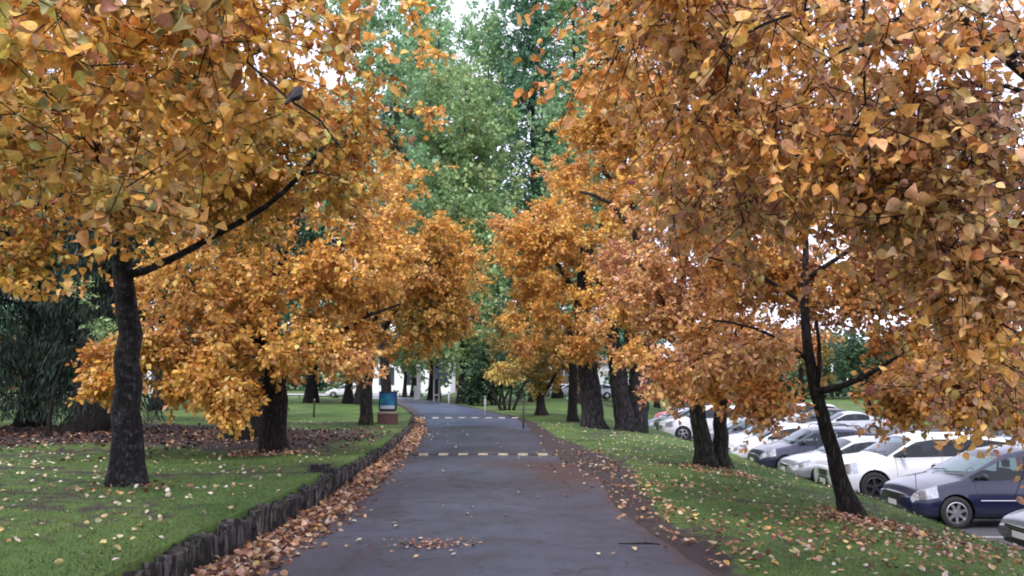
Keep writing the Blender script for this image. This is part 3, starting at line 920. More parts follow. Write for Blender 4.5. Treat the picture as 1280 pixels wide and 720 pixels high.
# A: near left tree with patchy bark
b = gp(158, 607)
YA = b[1]
Af = at(155, 345, YA)
make_tree('autumn_tree', 'near left tree with patchy pale bark forking above the lawn, large golden leaves', b,
          [([b, at(157, 560, YA), at(160, 480, YA), at(163, 420, YA), Af, at(148, 300, YA - .1), at(150, 240, YA - .3), at(140, 170, YA - .8), at(120, 60, YA - 1.6)], .205, .05),
           ([Af, at(185, 338, YA - .1), at(240, 310, YA - .4), at(300, 278, YA - .9), at(362, 240, YA - 1.4), at(415, 170, YA - 1.2)], .062, .02),
           ([at(150, 240, YA - .3), at(110, 170, YA - 2.4), at(70, 120, YA - 4)], .06, .02),
           ([at(140, 170, YA - .8), at(230, 100, YA - 3.0), at(330, 60, YA - 4.2)], .06, .02)],
          [E(50, 50, 4.7, 1.2, 1.0, .8, 1.1), E(300, 50, 5.2, .8, 1.0, .6, 1.0), E(180, 130, 6.3, 1.5, 1.2, .6, 1.2),
           E(90, 140, 8.6, 1.9, 1.5, 1.5, 2.6), E(330, 110, 9.0, 1.35, 1.4, 1.3, 2.4), E(220, 20, 8.5, 2.4, 1.4, 1.1, 1.6), E(40, 285, 8.6, 1.1, 1.0, .5, 1.3),
           E(250, 225, 9.6, 1.7, 1.2, .55, 1.6), E(400, 200, 9.6, .8, .9, .8, 1.0), E(70, 355, 8.5, .45, .5, .2, .25), E(60, 60, 11, 2.6, 1.2, 2.2, 1.6)],
          'near', 680, 32000, .079, 'bark_pale', T=T_NEAR, flare=1.25, group=AUT, spread=.38, droop=.4, seed=21, up=.45, sides=22, clumps=170, bth=1.35, pals=('gold', .3))
# B
b = gp(343, 564)
YB = b[1]
make_tree('autumn_tree', 'thick dark trunk left of the drive under a low drooping golden crown', b,
          [([b, at(345, 500, YB), at(342, 440, YB), at(335, 380, YB), at(330, 300, YB)], .25, .17),
           ([at(345, 470, YB), at(400, 430, YB - .3), at(450, 400, YB - .8), at(500, 380, YB - 1)], .075, .02),
           ([at(335, 440, YB), at(280, 400, YB - .4), at(220, 390, YB - .8), at(150, 410, YB - 1.2)], .12, .03),
           ([at(335, 380, YB), at(370, 280, YB - .3), at(390, 220, YB)], .11, .03),
           ([at(332, 340, YB), at(270, 280, YB - .8), at(220, 230, YB - 1)], .10, .03)],
          [E(310, 385, YB - .8, 2.5, 1.5, 1.35, 3.2), E(250, 480, YB - 1.8, .75, .6, .75, .75), E(420, 405, YB - 1.0, 1.1, 1.0, .9, 1.3),
           E(150, 465, YB - 1.6, .42, .4, .5, .45), E(200, 450, YB - 1.5, .8, .6, .6, 1.0), E(300, 500, YB - 1.9, .5, .4, .35, .35), E(330, 270, YB, 3.0, 2.0, 1.5, 2.2), E(305, 530, YB - 1.6, .3, .3, .3, .12), E(480, 310, YB - .3, 1.0, 1.0, 1.1, .9)],
          'gold', 700, 44000, .10, 'bark', bth=1.9, flare=1.25, group=AUT, spread=.33, droop=.45, seed=22)
# dark second trunk behind B
b = gp(310, 548)
make_tree('evergreen_tree', 'broad trunk with deep shade coloured into its bark behind the low golden crown', b,
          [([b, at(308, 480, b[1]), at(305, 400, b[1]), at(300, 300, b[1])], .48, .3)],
          [E(250, 260, b[1] + 2, 4.0, 2.0, 3.2, 1), E(400, 250, b[1] + 3, 2.4, 1.5, 2.6, .6)], 'green', 160, 9000, .2, 'bark_shade_tone', spread=.6, seed=23, flare=1.2, twig=False)
# C pair
b = gp(457, 531)
YC = b[1]
make_tree('autumn_tree', 'slim dark mossy trunk just left of the information board', b,
          [([b, at(459, 480, YC), at(464, 430, YC), at(470, 340, YC)], .22, .12), ([at(464, 430, YC), at(510, 370, YC), at(560, 340, YC)], .1, .03), ([at(466, 400, YC), at(430, 340, YC), at(420, 280, YC)], .1, .03)],
          [E(500, 360, YC, 2.5, 1.8, 2.3, 3), E(545, 330, YC - .5, 1.35, 1.2, 2.0, 2), E(480, 260, YC, 1.9, 1.8, 1.4, 1.8), E(555, 400, YC, 1.1, 1, 1.0, .9), E(450, 430, YC, 1.2, 1, .7, .5)],
          'gold', 480, 40000, .115, 'bark_moss', bth=1.9, flare=1.2, group=AUT, spread=.42, droop=.4, seed=24, twig=False, pals=('olive', .15))
b = gp(483, 521)
make_tree('autumn_tree', 'dark trunk directly behind the information board', b,
          [([b, at(482, 480, b[1]), at(480, 420, b[1]), at(485, 340, b[1])], .26, .14)],
          [E(505, 420, b[1] + 1, 2.7, 1.5, 1.5, 2), E(520, 330, b[1] + 2, 2.8, 1.5, 2.4, 1.5)], 'olive', 180, 14000, .13, 'bark', group=AUT, spread=.45, seed=25, twig=False)
# E group on the right
b = gp(741, 534)
YE = b[1]
make_tree('autumn_tree', 'tall grey trunk left of the multi-stemmed trunk beside the verge', b,
          [([b, at(739, 500, YE), at(733, 440, YE), at(728, 380, YE), at(735, 300, YE)], .44, .26), ([at(728, 380, YE), at(690, 320, YE), at(650, 290, YE - .5)], .14, .04),
           ([at(732, 320, YE), at(770, 250, YE), at(740, 170, YE)], .18, .05)],
          [E(690, 330, YE - .5, 1.9, 1.8, 2.4, 2.6), E(650, 300, YE - .3, 1.0, 1, 1.7, 1.1), E(740, 200, YE - .5, 1.5, 1.5, 2.0, 1.8), E(655, 375, YE, .85, .9, .9, .7), E(730, 430, YE - 1, 1.2, .9, .8, .8), E(755, 160, YE - .3, 1.3, 1, 1.2, .8)],
          'gold', 560, 46000, .115, 'bark_grey', bth=1.9, flare=1.2, group=AUT, spread=.42, droop=.4, seed=26, twig=False, sides=16)
b = gp(783, 538)
YE = b[1]
make_tree('autumn_tree', 'multi-stemmed grey trunk flaring into several limbs on the verge', b,
          [([b, at(778, 500, YE), at(770, 450, YE), at(764, 420, YE), at(750, 340, YE)], .42, .2), ([b + (.35, .1, 0), at(797, 500, YE), at(795, 460, YE), at(785, 410, YE), at(800, 320, YE)], .36, .18),
           ([b + (.62, .25, 0), at(806, 500, YE), at(806, 450, YE), at(820, 390, YE), at(840, 300, YE)], .2, .1),
           ([at(752, 350, YE), at(800, 300, YE - 1), at(760, 250, YE - 1.5), at(725, 240, YE - 2)], .16, .05), ([at(800, 320, YE), at(780, 200, YE), at(800, 100, YE)], .16, .05)],
          [E(800, 240, YE - 1.2, 1.9, 1.8, 3.0, 3), E(770, 370, YE - 1.4, 1.5, 1.3, 1.6, 1.8), E(800, 140, YE - 1, 1.5, 1.5, 1.7, 1.6), E(790, 440, YE - 2, .7, .6, .5, .4), E(850, 200, YE, 2.0, 1.8, 3.2, 1.8), E(840, 50, YE, 2.0, 1.6, 2.0, 1.4), E(770, 100, YE - .5, 1.0, 1.0, 1.4, .7)],
          'gold', 600, 50000, .118, 'bark_grey', bth=1.9, flare=1.2, group=AUT, spread=.42, droop=.4, seed=27, twig=False, sides=16)
b = gp(716, 527)
make_tree('autumn_tree', 'short stout dark trunk left of the tall grey trunk', b,
          [([b, at(716, 490, b[1]), at(716, 440, b[1]), at(712, 400, b[1])], .21, .15)],
          [E(690, 425, b[1] + 1, 2.6, 1.8, 1.5, 2), E(720, 330, b[1] + 2, 2.5, 1.5, 2.4, 1)], 'olive', 200, 15000, .14, 'bark', group=AUT, spread=.45, seed=28, twig=False, pals=('gold', .3))
b = gp(677, 519)
make_tree('autumn_tree', 'small forked tree standing alone on the distant right lawn', b,
          [([b, at(676, 505, b[1]), at(676, 494, b[1])], .26, .18), ([at(676, 496, b[1]), at(668, 480, b[1]), at(660, 450, b[1])], .14, .05), ([at(676, 496, b[1]), at(688, 480, b[1]), at(700, 455, b[1])], .13, .05)],
          [E(680, 448, b[1], 2.4, 2, 1.2, 2), E(700, 470, b[1], 1.5, 1, .6, .6), E(660, 420, b[1], 1.6, 1.4, 1.4, 1)], 'olive', 170, 11000, .15, 'bark', group=AUT, spread=.5, seed=29, twig=False, pals=('gold', .25))
# I twin trunks
b = gp(889, 583)
YI = b[1]
b1 = at(881, 583, YI); b2 = at(900, 580, YI + .25)
b1[2] = gz(b1[0], b1[1]); b2[2] = gz(b2[0], b2[1])
make_tree('autumn_tree', 'twin mossy trunks splitting from one root beside the parked cars', b,
          [([b1, at(877, 540, YI), at(868, 500, YI), at(862, 440, YI), at(850, 360, YI)], .20, .11), ([b2, at(898, 540, YI + .2), at(903, 500, YI + .2), at(908, 430, YI), at(915, 340, YI)], .17, .09),
           ([at(862, 440, YI), at(830, 380, YI - .5), at(800, 330, YI - .8)], .07, .03), ([at(908, 430, YI), at(950, 380, YI - .4), at(980, 330, YI - .6)], .06, .03), ([at(850, 360, YI), at(860, 280, YI), at(880, 200, YI)], .09, .03)],
          [E(880, 320, YI - .3, 1.8, 1.5, 1.9, 3), E(850, 420, YI - 1, 1.1, .9, 1.1, 1.6), E(930, 430, YI - 1, 1.1, .9, .9, 1.2), E(840, 470, YI - 1.2, .5, .5, .45, .5), E(900, 505, YI - 1.6, .9, .4, .22, .45), E(870, 180, YI, 1.8, 1.5, 1.2, 1.2), E(960, 230, YI, 1.8, 1.5, 1.5, 1.2)],
          'pink', 560, 42000, .10, 'bark_moss', bth=1.9, group=AUT, spread=.35, droop=.4, seed=30)
# J leaning trunk
b = gp(1064, 645)
YJ = b[1]
f1 = at(1020, 490, YJ - .2)
make_tree('autumn_tree', 'slim dark leaning trunk on the leaf strewn verge near the minivan', b,
          [([b, at(1052, 610, YJ), at(1036, 545, YJ - .1), f1, at(1008, 440, YJ - .2), at(1005, 380, YJ - .2), at(1008, 300, YJ), at(1004, 230, YJ)], .128, .025),
           ([f1, at(1026, 450, YJ - .3), at(1020, 400, YJ - .5)], .045, .02),
           ([f1, at(1045, 492, YJ - .3), at(1065, 482, YJ - .4), at(1086, 468, YJ - .5), at(1130, 440, YJ - .8)], .06, .02),
           ([at(1010, 450, YJ - .2), at(960, 410, YJ - .5), at(890, 400, YJ - .8)], .035, .012), ([at(1006, 350, YJ), at(1080, 300, YJ - .2), at(1150, 280, YJ)], .04, .015),
           ([at(1006, 380, YJ), at(930, 330, YJ), at(880, 320, YJ)], .035, .012)],
          [E(1010, 350, YJ + .9, 1.5, .9, 1.2, 2.8), E(950, 335, YJ + 1.6, 1.0, .7, .7, 1.6), E(1070, 370, YJ + 1.8, 1.1, .7, .8, 1.7), E(930, 440, YJ - .3, .9, .7, .55, 1.1), E(1130, 400, YJ, 1.2, .9, .9, 2.0), E(1170, 480, YJ - .2, 1.0, .7, .42, 1.5), E(960, 500, YJ - .6, .6, .4, .18, .5), E(1245, 440, YJ - .3, .7, .6, .8, 1.1),
           E(900, 300, YJ, .9, .8, .9, 1.0), E(1060, 250, YJ, 1.3, 1, .8, 1.3), E(1190, 370, YJ + .5, 1.3, 1, .7, 1.0), E(900, 200, YJ + .5, 1.1, .9, .8, 1.0), E(860, 420, YJ, .7, .6, .6, .5), E(1240, 500, YJ, .75, .6, .32, 1.2), E(1120, 480, YJ - .3, .5, .5, .3, .6)],
          'orange', 820, 43000, .088, 'bark', T=T_QUAD, group=AUT, spread=.30, droop=.35, seed=31, bth=1.7, pals=('pink', .35))
# K overhanging tree at right
kb_ = np.array((5.6, 6.2, float(gz(5.6, 6.2))))
make_tree('autumn_tree', 'overhanging tree at the right edge, thin dark twigs and large ochre leaves', kb_,
          [([kb_, kb_ + (-.05, 0, 1.5), kb_ + (-.1, .0, 2.6), kb_ + (-.2, .1, 3.6), kb_ + (-.3, .2, 5.2)], .17, .08),
           ([kb_ + (-.12, 0, 2.9), at(1290, 62, 5.6), at(1240, 62, 5.4), at(1180, 55, 5.2), at(1110, 46, 5.0), at(1060, 60, 4.8)], .05, .014),
           ([kb_ + (-.15, .0, 3.2), at(1300, -30, 5.2), at(1150, -20, 4.8), at(1010, 10, 4.5), at(960, 20, 4.45), at(900, 60, 4.4)], .034, .008),
           ([kb_ + (-.1, 0, 2.4), at(1330, 130, 5.8), at(1250, 95, 5.6), at(1160, 120, 5.4), at(1080, 150, 5.4)], .035, .01),
           ([at(1080, -10, 4.7), at(1075, 80, 4.6), at(1085, 180, 4.6), at(1092, 240, 4.6)], .010, .004),
           ([kb_ + (-.2, .1, 3.4), at(1100, -60, 6.5), at(950, 20, 7.5), at(860, 60, 8)], .06, .02)],
          [E(1000, 50, 4.8, .9, .7, .4, .8), E(840, 60, 5.4, .55, .7, .45, .8), E(1210, 30, 4.8, .5, .6, .4, .6), E(960, 170, 5.6, .75, .8, .5, .7), E(1150, 200, 5.2, .7, .65, .55, .9), E(1210, 330, 5.6, .45, .6, .5, .7), E(1250, 430, 5.8, .25, .4, .3, .3),
           E(940, 60, 8.5, 1.6, 1.0, 1.2, 2.4), E(820, 110, 9.5, .9, .8, 1.0, 1.2), E(1080, 130, 8.6, 1.4, 1.0, 1.1, 1.9), E(1240, 60, 9.0, 1.1, 1, 1.0, .35), E(960, 250, 8.6, .9, .9, .6, 1.0), E(1170, 300, 8.6, 1.1, .9, .9, .9), E(1250, 220, 8.0, .6, .8, .8, .35),
           (kb_ + np.array((.5, .5, 5.0)), np.array((1.1, 1.2, 1.1)), 1.3), E(1130, -40, 5.8, .9, .7, .45, .5), E(1240, 470, 7.0, .45, .5, .35, .6)],
          'russet', 830, 29500, .070, 'bark', T=T_NEAR, group=AUT, spread=.40, droop=.65, seed=32, up=.2, pals=('orange', .42), clumps=190, sides=14, bth=1.7)

# background greens --------------------------------------------------------
def poplar(px, Y, wpx, pal, label, top=34, n=11000, name='poplar_tree', gap=1.0, lf=.30, base_py=None, light=0):
    x = at(px, 400, Y)[0]; wd = wpx / 1000 * Y / 2 * 1.12
    b = np.array((x, Y, float(gz(x, Y)))); H = top
    make_tree(name, label, b, [([b, b + (.1, 0, H * .3), b + (-.1, 0, H * .6), b + (0, 0, H * .95)], .45, .05)],
              [(b + (0, 0, H * .22), np.array((wd, wd, H * .17)), 1.0), (b + (0, 0, H * .48), np.array((wd * 1.05, wd, H * .22)), 1.5), (b + (0, 0, H * .80), np.array((wd * .95, wd * .9, H * .22)), 1.3)],
              pal, int(n * 1.7 / 45), int(n * 1.7), lf * 1.12, 'bark', group='tall green trees closing the view', spread=1.0, cs=(.5, .5, 2.2) if name == 'poplar_tree' else (1, 1, .8), droop=-.9, twig=False, step=1.5, seed=int(px), clumps=int(n / 90), rz=-.1)


poplar(455, 58, 105, 'poplar', 'airy green tree with sky showing through, leftmost of the tall green trees', 33, 12000, 'green_tree')
poplar(520, 90, 90, 'poplar', 'tall blue-green poplar between the airy tree and the lime green tree', 48, 19000, lf=.38)
poplar(580, 62, 125, 'lime', 'lime green rounded tree before the poplars', 26, 19000, 'green_tree')
poplar(610, 72, 80, 'poplar', 'mid green poplar directly above the bend of the drive', 36, 15000)
poplar(668, 68, 62, 'dpoplar', 'darkest blue-green poplar, tall and narrow', 42, 17000)
poplar(722, 64, 66, 'poplar', 'lighter green poplar right of the darkest one', 42, 17000)
poplar(775, 66, 60, 'dpoplar', 'dark poplar half hidden behind the golden right crown', 42, 12000)
poplar(545, 80, 110, 'poplar', 'haze-paled green poplar furthest back between the lime green tree and its neighbours', 41, 9000)
poplar(695, 82, 110, 'dpoplar', 'dark green poplar furthest back behind the narrow pair', 40, 9000)
poplar(392, 62, 100, 'green', 'green tree seen through the left golden crowns', 24, 7000, 'green_tree')

# shrub tree and small yellow tree by the bend
b = gp(672 - 55, 503)
def shrub(px, py, Y, pal, label, ell, n, name, lf=.2):
    x = at(px, py, Y)[0]; b = np.array((x, Y, float(gz(x, Y))))
    limbs = [([b + (d, 0, 0), b + (d * 2.2, .1, 1.0), b + (d * 4.2, .2, 2.3)], .09, .04) for d in (-.35, -.12, .1, .34)]
    make_tree(name, label, b, limbs, ell, pal, int(n / 60), n, lf, 'bark', spread=.5, droop=.2, twig=False, seed=int(px) + 1)
shrub(622, 505, 57, 'green', 'dark green spreading bushy tree on the inside of the bend',
      [E(602, 472, 57, 1.7, 1.5, 1.3, 2), E(620, 455, 57, 1.6, 1.4, 1.0, 1), E(638, 478, 56, 1.3, 1.2, .9, 1), E(592, 490, 57, .9, 1, .4, .5)], 13000, 'bushy_tree')
shrub(634, 508, 46, 'yellow', 'small bright yellow tree before the dark green bushy tree',
      [E(632, 462, 46, .9, .8, .75, 1.4), E(650, 455, 46, .5, .5, .35, .5), E(640, 480, 46, .4, .4, .45, .4)], 4200, 'yellow_tree', .13)

# conifers on the left --------------------------------------------------------
def conifer(px, Y, H, rad, n, label, seed, tr=.35):
    global rng
    rng = np.random.default_rng(seed)
    x = at(px, 480, Y)[0]; b = np.array((x, Y, float(gz(x, Y))))
    th = thing('conifer_tree', label, 'tree', b, 0, 'dark conifers behind the left lawn')
    wd = MB(); wd.tube([(0, 0, -.2), (0, 0, .5), (.1, 0, H * .5), (0, 0, H)], [tr * 1.5, tr, tr * .6, .03], n=12, flute=bump_flute(seed, .05))
    P = []; D = []
    nb = 90
    for i in range(nb):
        h = .9 + (H - 1.2) * (i / nb) ** .9; a = rng.uniform(0, 6.283)
        r = rad * (1 - h / H) ** .6 * rng.uniform(.7, 1.1)
        d = np.array((math.cos(a), math.sin(a), 0))
        t = np.linspace(0, 1, 7)[:, None]
        pts = np.array((0, 0, h)) + d * r * t + np.array((0, 0, 1)) * (.35 * r * t - .62 * r * t ** 2)
        wd.tube(pts, np.linspace(.05, .012, 7), n=4, cap=False)
        m = int(n * 5.5 / nb); u = rng.random(m) ** .6
        q = np.stack([np.interp(u, t[:, 0], pts[:, k]) for k in range(3)], 1)
        side = np.cross(d, (0, 0, 1))
        q += side * rng.normal(0, .32, (m, 1)) * (.4 + u[:, None]) + rng.normal(0, .07, (m, 3))
        q[:, 2] -= np.abs(rng.normal(0, .28, m))
        P.append(q); D.append(unit(d * .35 + np.array((0, 0, -1.0)) + rng.normal(0, .22, (m, 3))))
    P = np.vstack(P); D = np.vstack(D); m = len(P)
    k = P[:, 2] > .35
    P, D = P[k], D[k]; m = len(P)
    wd.build('trunk', M['bark'], th, smooth=True)
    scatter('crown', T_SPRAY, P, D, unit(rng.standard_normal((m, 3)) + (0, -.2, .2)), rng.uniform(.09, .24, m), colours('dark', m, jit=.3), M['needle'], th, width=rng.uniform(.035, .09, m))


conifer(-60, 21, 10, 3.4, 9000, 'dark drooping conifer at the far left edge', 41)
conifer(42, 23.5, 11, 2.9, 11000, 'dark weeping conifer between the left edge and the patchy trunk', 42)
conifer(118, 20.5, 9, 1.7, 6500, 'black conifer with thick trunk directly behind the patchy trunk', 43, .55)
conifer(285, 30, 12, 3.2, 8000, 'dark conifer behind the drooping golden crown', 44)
# small green spray tree beside the patchy trunk
b = gp(60, 545)
make_tree('young_tree', 'small bright green sapling spreading before the dark conifers', b,
          [([b, b + (.05, 0, 1.2), at(90, 430, b[1]), at(110, 415, b[1])], .05, .02), ([at(95, 430, b[1]), at(150, 420, b[1] - .3)], .02, .01)],
          [E(125, 418, b[1] - .4, 1.0, .5, .22, 1), E(120, 375, b[1] - .3, .4, .3, .4, .3)], 'lime', 34, 1500, .085, 'bark', seed=45, spread=.3)
# far left pieces
for (px, Y, h, pal, lab, sd_) in ((200, 42, 11, 'green', 'pale trunk far across the left lawn, seen under the golden crown', 51), (60, 48, 14, 'green', 'broad green tree beyond the left conifers', 52), (-120, 40, 12, 'dpoplar', 'green tree past the far left edge of the conifers', 53),
                                  (436, 60, 12, 'olive', 'olive tree beyond the left lawn, left of the mossy trunk', 54), (330, 56, 15, 'dpoplar', 'dark green tree far behind the thick left trunk', 55),
                                  (385, 72, 8, 'green', 'round green tree far across the left lawn, left of the yellow capped stake', 58), (300, 66, 8, 'gold', 'low golden tree far behind the thick left trunk', 59), (538, 74, 13, 'lime', 'dark trunked tree between the white post and the grey sign', 56), (506, 89, 12, 'olive', 'slim tree by the white building at the end of the drive', 57)):
    x = at(px, 470, Y)[0]; b = np.array((x, Y, float(gz(x, Y))))
    make_tree('distant_tree', lab, b, [([b, b + (.1, 0, h * .3), b + (0, 0, h * .7)], .22 if Y > 70 else .34, .12), ([b + (.08, 0, h * .28), b + (-1.2, 0, h * .45)], .16, .06), ([b + (.08, 0, h * .3), b + (1.4, 0, h * .5)], .16, .06)],
              [(b + (0, 0, h * .62), np.array((h * .32, h * .3, h * .26)), 1), (b + (h * .1, 0, h * .38), np.array((h * .28, h * .2, h * .1)), .4)], pal, 130, 7500, .24, 'bark', seed=sd_, spread=.8, twig=False, droop=.3, step=1.0,
              group='distant trees around the park')

# trees over the car park
for (px, Y, h, pal, lab, sd_) in ((1255, 62, 10, 'dark', 'dark leafed tree behind the far car park row, right edge', 61), (1160, 66, 8.5, 'olive', 'olive tree behind the car park, between the dark tree and the silver sedan', 62), (1000, 72, 9, 'olive', 'brownish tree far behind the leaning trunk', 63),
                                  (1085, 64, 7, 'green', 'low green tree directly behind the silver sedan in the far row', 67), (950, 68, 7, 'olive', 'low brownish tree behind the far row, left of the leaning trunk', 68), (1210, 70, 7, 'dpoplar', 'low green tree far behind the white off-roader', 69), (900, 78, 11, 'gold', 'golden tree far behind the twin mossy trunks', 64), (1400, 60, 10, 'green', 'green tree past the right edge of the car park', 65), (820, 84, 12, 'green', 'green tree far behind the multi-stemmed trunk', 66)):
    x = at(px, 470, Y)[0]; b = np.array((x, Y, float(gz(x, Y))))
    make_tree('distant_tree', lab, b, [([b, b + (.1, 0, h * .35), b + (0, 0, h * .7)], .34, .12)],
              [(b + (0, 0, h * .6), np.array((h * .36, h * .3, h * .28)), 1)], pal, 110, 6500, .24, 'bark', seed=sd_, spread=.8, twig=False, droop=.3, step=1.0, group='distant trees around the park')

# far wood
rng = np.random.default_rng(77)
n = 60000
th_ = rng.uniform(-1.0, 1.0, n); dist = rng.uniform(150, 190, n)
x = np.sin(th_) * dist * 1.1; y = np.cos(th_) * dist
hh = 9 + 3 * np.sin(x * .11) + 2 * np.sin(x * .31 + 1)
z = .2 + rng.random(n) ** .8 * hh
P = np.stack([x, y, z + gz(x, y)], -1)
c = np.where((np.sin(x * .07 + 2) > .5)[:, None], colours('olive', n), colours('green', n))
o = scatter('far_woods', T_QUAD, P, unit(rng.standard_normal((n, 3))), unit(rng.standard_normal((n, 3))), rng.uniform(.8, 1.6, n), c, M['leaf'])
tag(o, 'far-off belt of trees closing the horizon', kind='stuff')


# ------------------------------------------------------------------ cars
TYPES = {
    'mpv': dict(L=4.75, W=.90, top=[(0, .66), (.10, .80), (.5, .93), (1.0, 1.04), (2.05, 1.58), (2.5, 1.66), (3.6, 1.65), (4.35, 1.58), (4.68, 1.05), (4.75, .62)],
                cowl=1.0, roof0=2.05, roof1=4.3, end=4.66, belt=.98, beltr=1.04, fw=.86, rw=3.7, wr=.33, pil=[2.78, 3.75], nose=.60),
    'suv': dict(L=4.9, W=.955, top=[(0, .80), (.08, .96), (.5, 1.06), (1.25, 1.14), (2.1, 1.64), (2.6, 1.73), (3.9, 1.71), (4.45, 1.63), (4.82, 1.1), (4.9, .75)],
                cowl=1.22, roof0=2.1, roof1=4.4, end=4.8, belt=1.10, beltr=1.18, fw=.92, rw=3.75, wr=.375, pil=[2.72, 3.62], nose=.68),
    'sedan': dict(L=4.62, W=.885, top=[(0, .56), (.10, .68), (.5, .80), (1.25, .92), (2.1, 1.36), (2.6, 1.43), (3.1, 1.40), (3.95, 1.06), (4.45, 1.01), (4.57, .88), (4.62, .55)],
                  cowl=1.22, roof0=2.1, roof1=3.15, end=3.95, belt=.88, beltr=.97, fw=.88, rw=3.55, wr=.315, pil=[2.62, 3.45], nose=.52),
    'hatch': dict(L=4.15, W=.865, top=[(0, .60), (.10, .74), (.5, .87), (1.0, .97), (1.85, 1.43), (2.3, 1.50), (3.2, 1.47), (3.72, 1.36), (4.06, .95), (4.15, .58)],
                  cowl=.98, roof0=1.85, roof1=3.6, end=4.04, belt=.93, beltr=1.02, fw=.82, rw=3.35, wr=.31, pil=[2.4, 3.25], nose=.55),
    'van': dict(L=5.1, W=.93, top=[(0, .75), (.10, .92), (.35, 1.05), (.8, 1.15), (1.55, 1.88), (2.1, 2.02), (4.4, 2.02), (4.9, 1.92), (5.05, 1.2), (5.1, .7)],
                cowl=.78, roof0=1.55, roof1=4.8, end=5.04, belt=1.12, beltr=1.18, fw=.95, rw=3.9, wr=.34, pil=[2.0, 3.3], nose=.62),
}
carn = [0]


def make_car(label, cat, typ, pm, nose, Y, yaw=0.0, hs=1.0, rim='rim', dark=True, rails=False, clad=False, pole=False, grille='slats', group='cars parked in the near row', zoff=0, name='parked_car', darkrear=False):
    p = TYPES[typ]; Lc, W = p['L'], p['W']
    th = thing(name, label, cat, (nose, Y, LOTZ + .008 + zoff), yaw, group)
    xs = np.unique(np.concatenate([[0, .012, .03, .06], np.arange(.1, Lc - .08, .05), [Lc - .06, Lc - .03, Lc - .01, Lc]]))
    dx = np.arange(-.3, Lc + .3, .01)
    tx, tz = zip(*p['top']); zt = np.interp(dx, tx, np.array(tz) * hs)
    kk = np.exp(-np.linspace(-2, 2, 19) ** 2); kk /= kk.sum()
    zt = np.convolve(np.pad(zt, 9, 'edge'), kk, 'valid')
    ztop = np.interp(xs, dx, zt)
    belt = np.interp(xs, [0, p['cowl'], Lc], [p['belt'] * hs - .02, p['belt'] * hs, p['beltr'] * hs])
    zb = np.minimum(ztop - .05, belt)
    zlow = .21 + .10 * np.clip(1 - xs / .35, 0, 1) ** 2 + .10 * np.clip(1 - (Lc - xs) / .4, 0, 1) ** 2
    wv = W * (1 - .20 * np.clip(1 - xs / .6, 0, 1) ** 2.6 - .12 * np.clip(1 - (Lc - xs) / .5, 0, 1) ** 2.6)
    H = max(tz) * hs
    cf = np.clip((ztop - zb - .06) / (H - p['belt'] * hs), 0, 1)
    we = wv * (.90 - .21 * cf)
    ze = zb + np.maximum(0, ztop - zb - .065) * .985
    NL, NU, NT = 9, 6, 6
    half = []
    for i, x in enumerate(xs):
        ring = [(0, zlow[i])]
        ring.append((wv[i] * .82, zlow[i]))
        for t in np.linspace(0, 1, NL):
            z = zlow[i] + .04 + (zb[i] - zlow[i] - .04) * t
            yv = wv[i] * (.955 + .045 * math.sin(math.pi * min(1, t * 1.15)) - .045 * max(0, t - .55) / .45)
            if t > .74: yv += wv[i] * .006
            ring.append((yv, z))
        y0, z0 = ring[-1]
        for t in np.linspace(0, 1, NU + 1)[1:]:
            ring.append((y0 + (we[i] - y0) * t ** 1.12, z0 + (ze[i] - z0) * t))
        for fx in (.94, .8, .6, .4, .2, 0):
            ring.append((we[i] * fx, ze[i] + (ztop[i] - ze[i]) * (1 - fx ** 2.4)))
        half.append(ring)
    nh = len(half[0])
    nr_ = 2 * nh - 2
    V = []
    for i, x in enumerate(xs):
        h = half[i]
        full = h + [(-a, b) for a, b in h[-2:0:-1]]
        # bulge of the nose / tail seen in plan
        for (a, b) in full:
            V.append([x, a, b])
    V = np.array(V)
    F = []; G = []
    fr, rr = (p['fw'], p['wr']), (p['rw'], p['wr'])
    RA = p['wr'] + .055
    wz = p['wr']
    i_belt = 1 + NL; i_edge = i_belt + NU
    hl_top = 0
    for i in range(len(xs) - 1):
        xm = (xs[i] + xs[i + 1]) / 2
        for j in range(nr_):
            jj = j if j < nh - 1 else nr_ - 1 - j
            q = (i * nr_ + j, (i + 1) * nr_ + j, (i + 1) * nr_ + (j + 1) % nr_, i * nr_ + (j + 1) % nr_)
            c = V[list(q)].mean(0)
            grp = 0
            if 1 <= jj < i_belt:
                for wx in (p['fw'], p['rw']):
                    if (c[0] - wx) ** 2 + (c[2] - wz) ** 2 < RA ** 2: grp = -1
                if grp == 0:
                    if xm < .50 and i_belt - 3 <= jj < i_belt and c[2] > p['nose'] - .05: grp = 4
                    if xm > Lc - .30 and i_belt - 4 <= jj < i_belt: grp = 5
                    if clad and jj <= 2: grp = 6
            elif i_belt <= jj < i_edge:
                s = jj - i_belt
                h_ = (ze[i] + ze[i + 1]) / 2 - (zb[i] + zb[i + 1]) / 2
                if 0 <= s < NU - 1 and h_ > .10 and xm > p['cowl'] + .12 and xm < p['end'] - .16:
                    if xm < p['pil'][0] - .05: grp = 2
                    elif p['pil'][0] + .03 < xm < p['pil'][1] - .04: grp = 3
                    elif xm > p['pil'][1] + .05 and typ != 'sedan' and xm < p['end'] - .3: grp = 7
                    elif xm > p['pil'][1] - .05 and typ == 'sedan': grp = 0
                    else: grp = 6 if (h_ > .2 and dark) else 0
            elif jj >= i_edge + 1:
                if p['cowl'] + .06 < xm < p['roof0'] - .03: grp = 1
                if p['roof1'] + .10 < xm < p['end'] - .06: grp = 8
            if grp >= 0: F.append(q[::-1]); G.append((grp, 1 if V[q[0]][1] + V[q[2]][1] > 0 else -1))
            else: hl_top += 1
    # snap arch boundary
    used = {}
    for q in F:
        for k in q: used[k] = used.get(k, 0) + 1
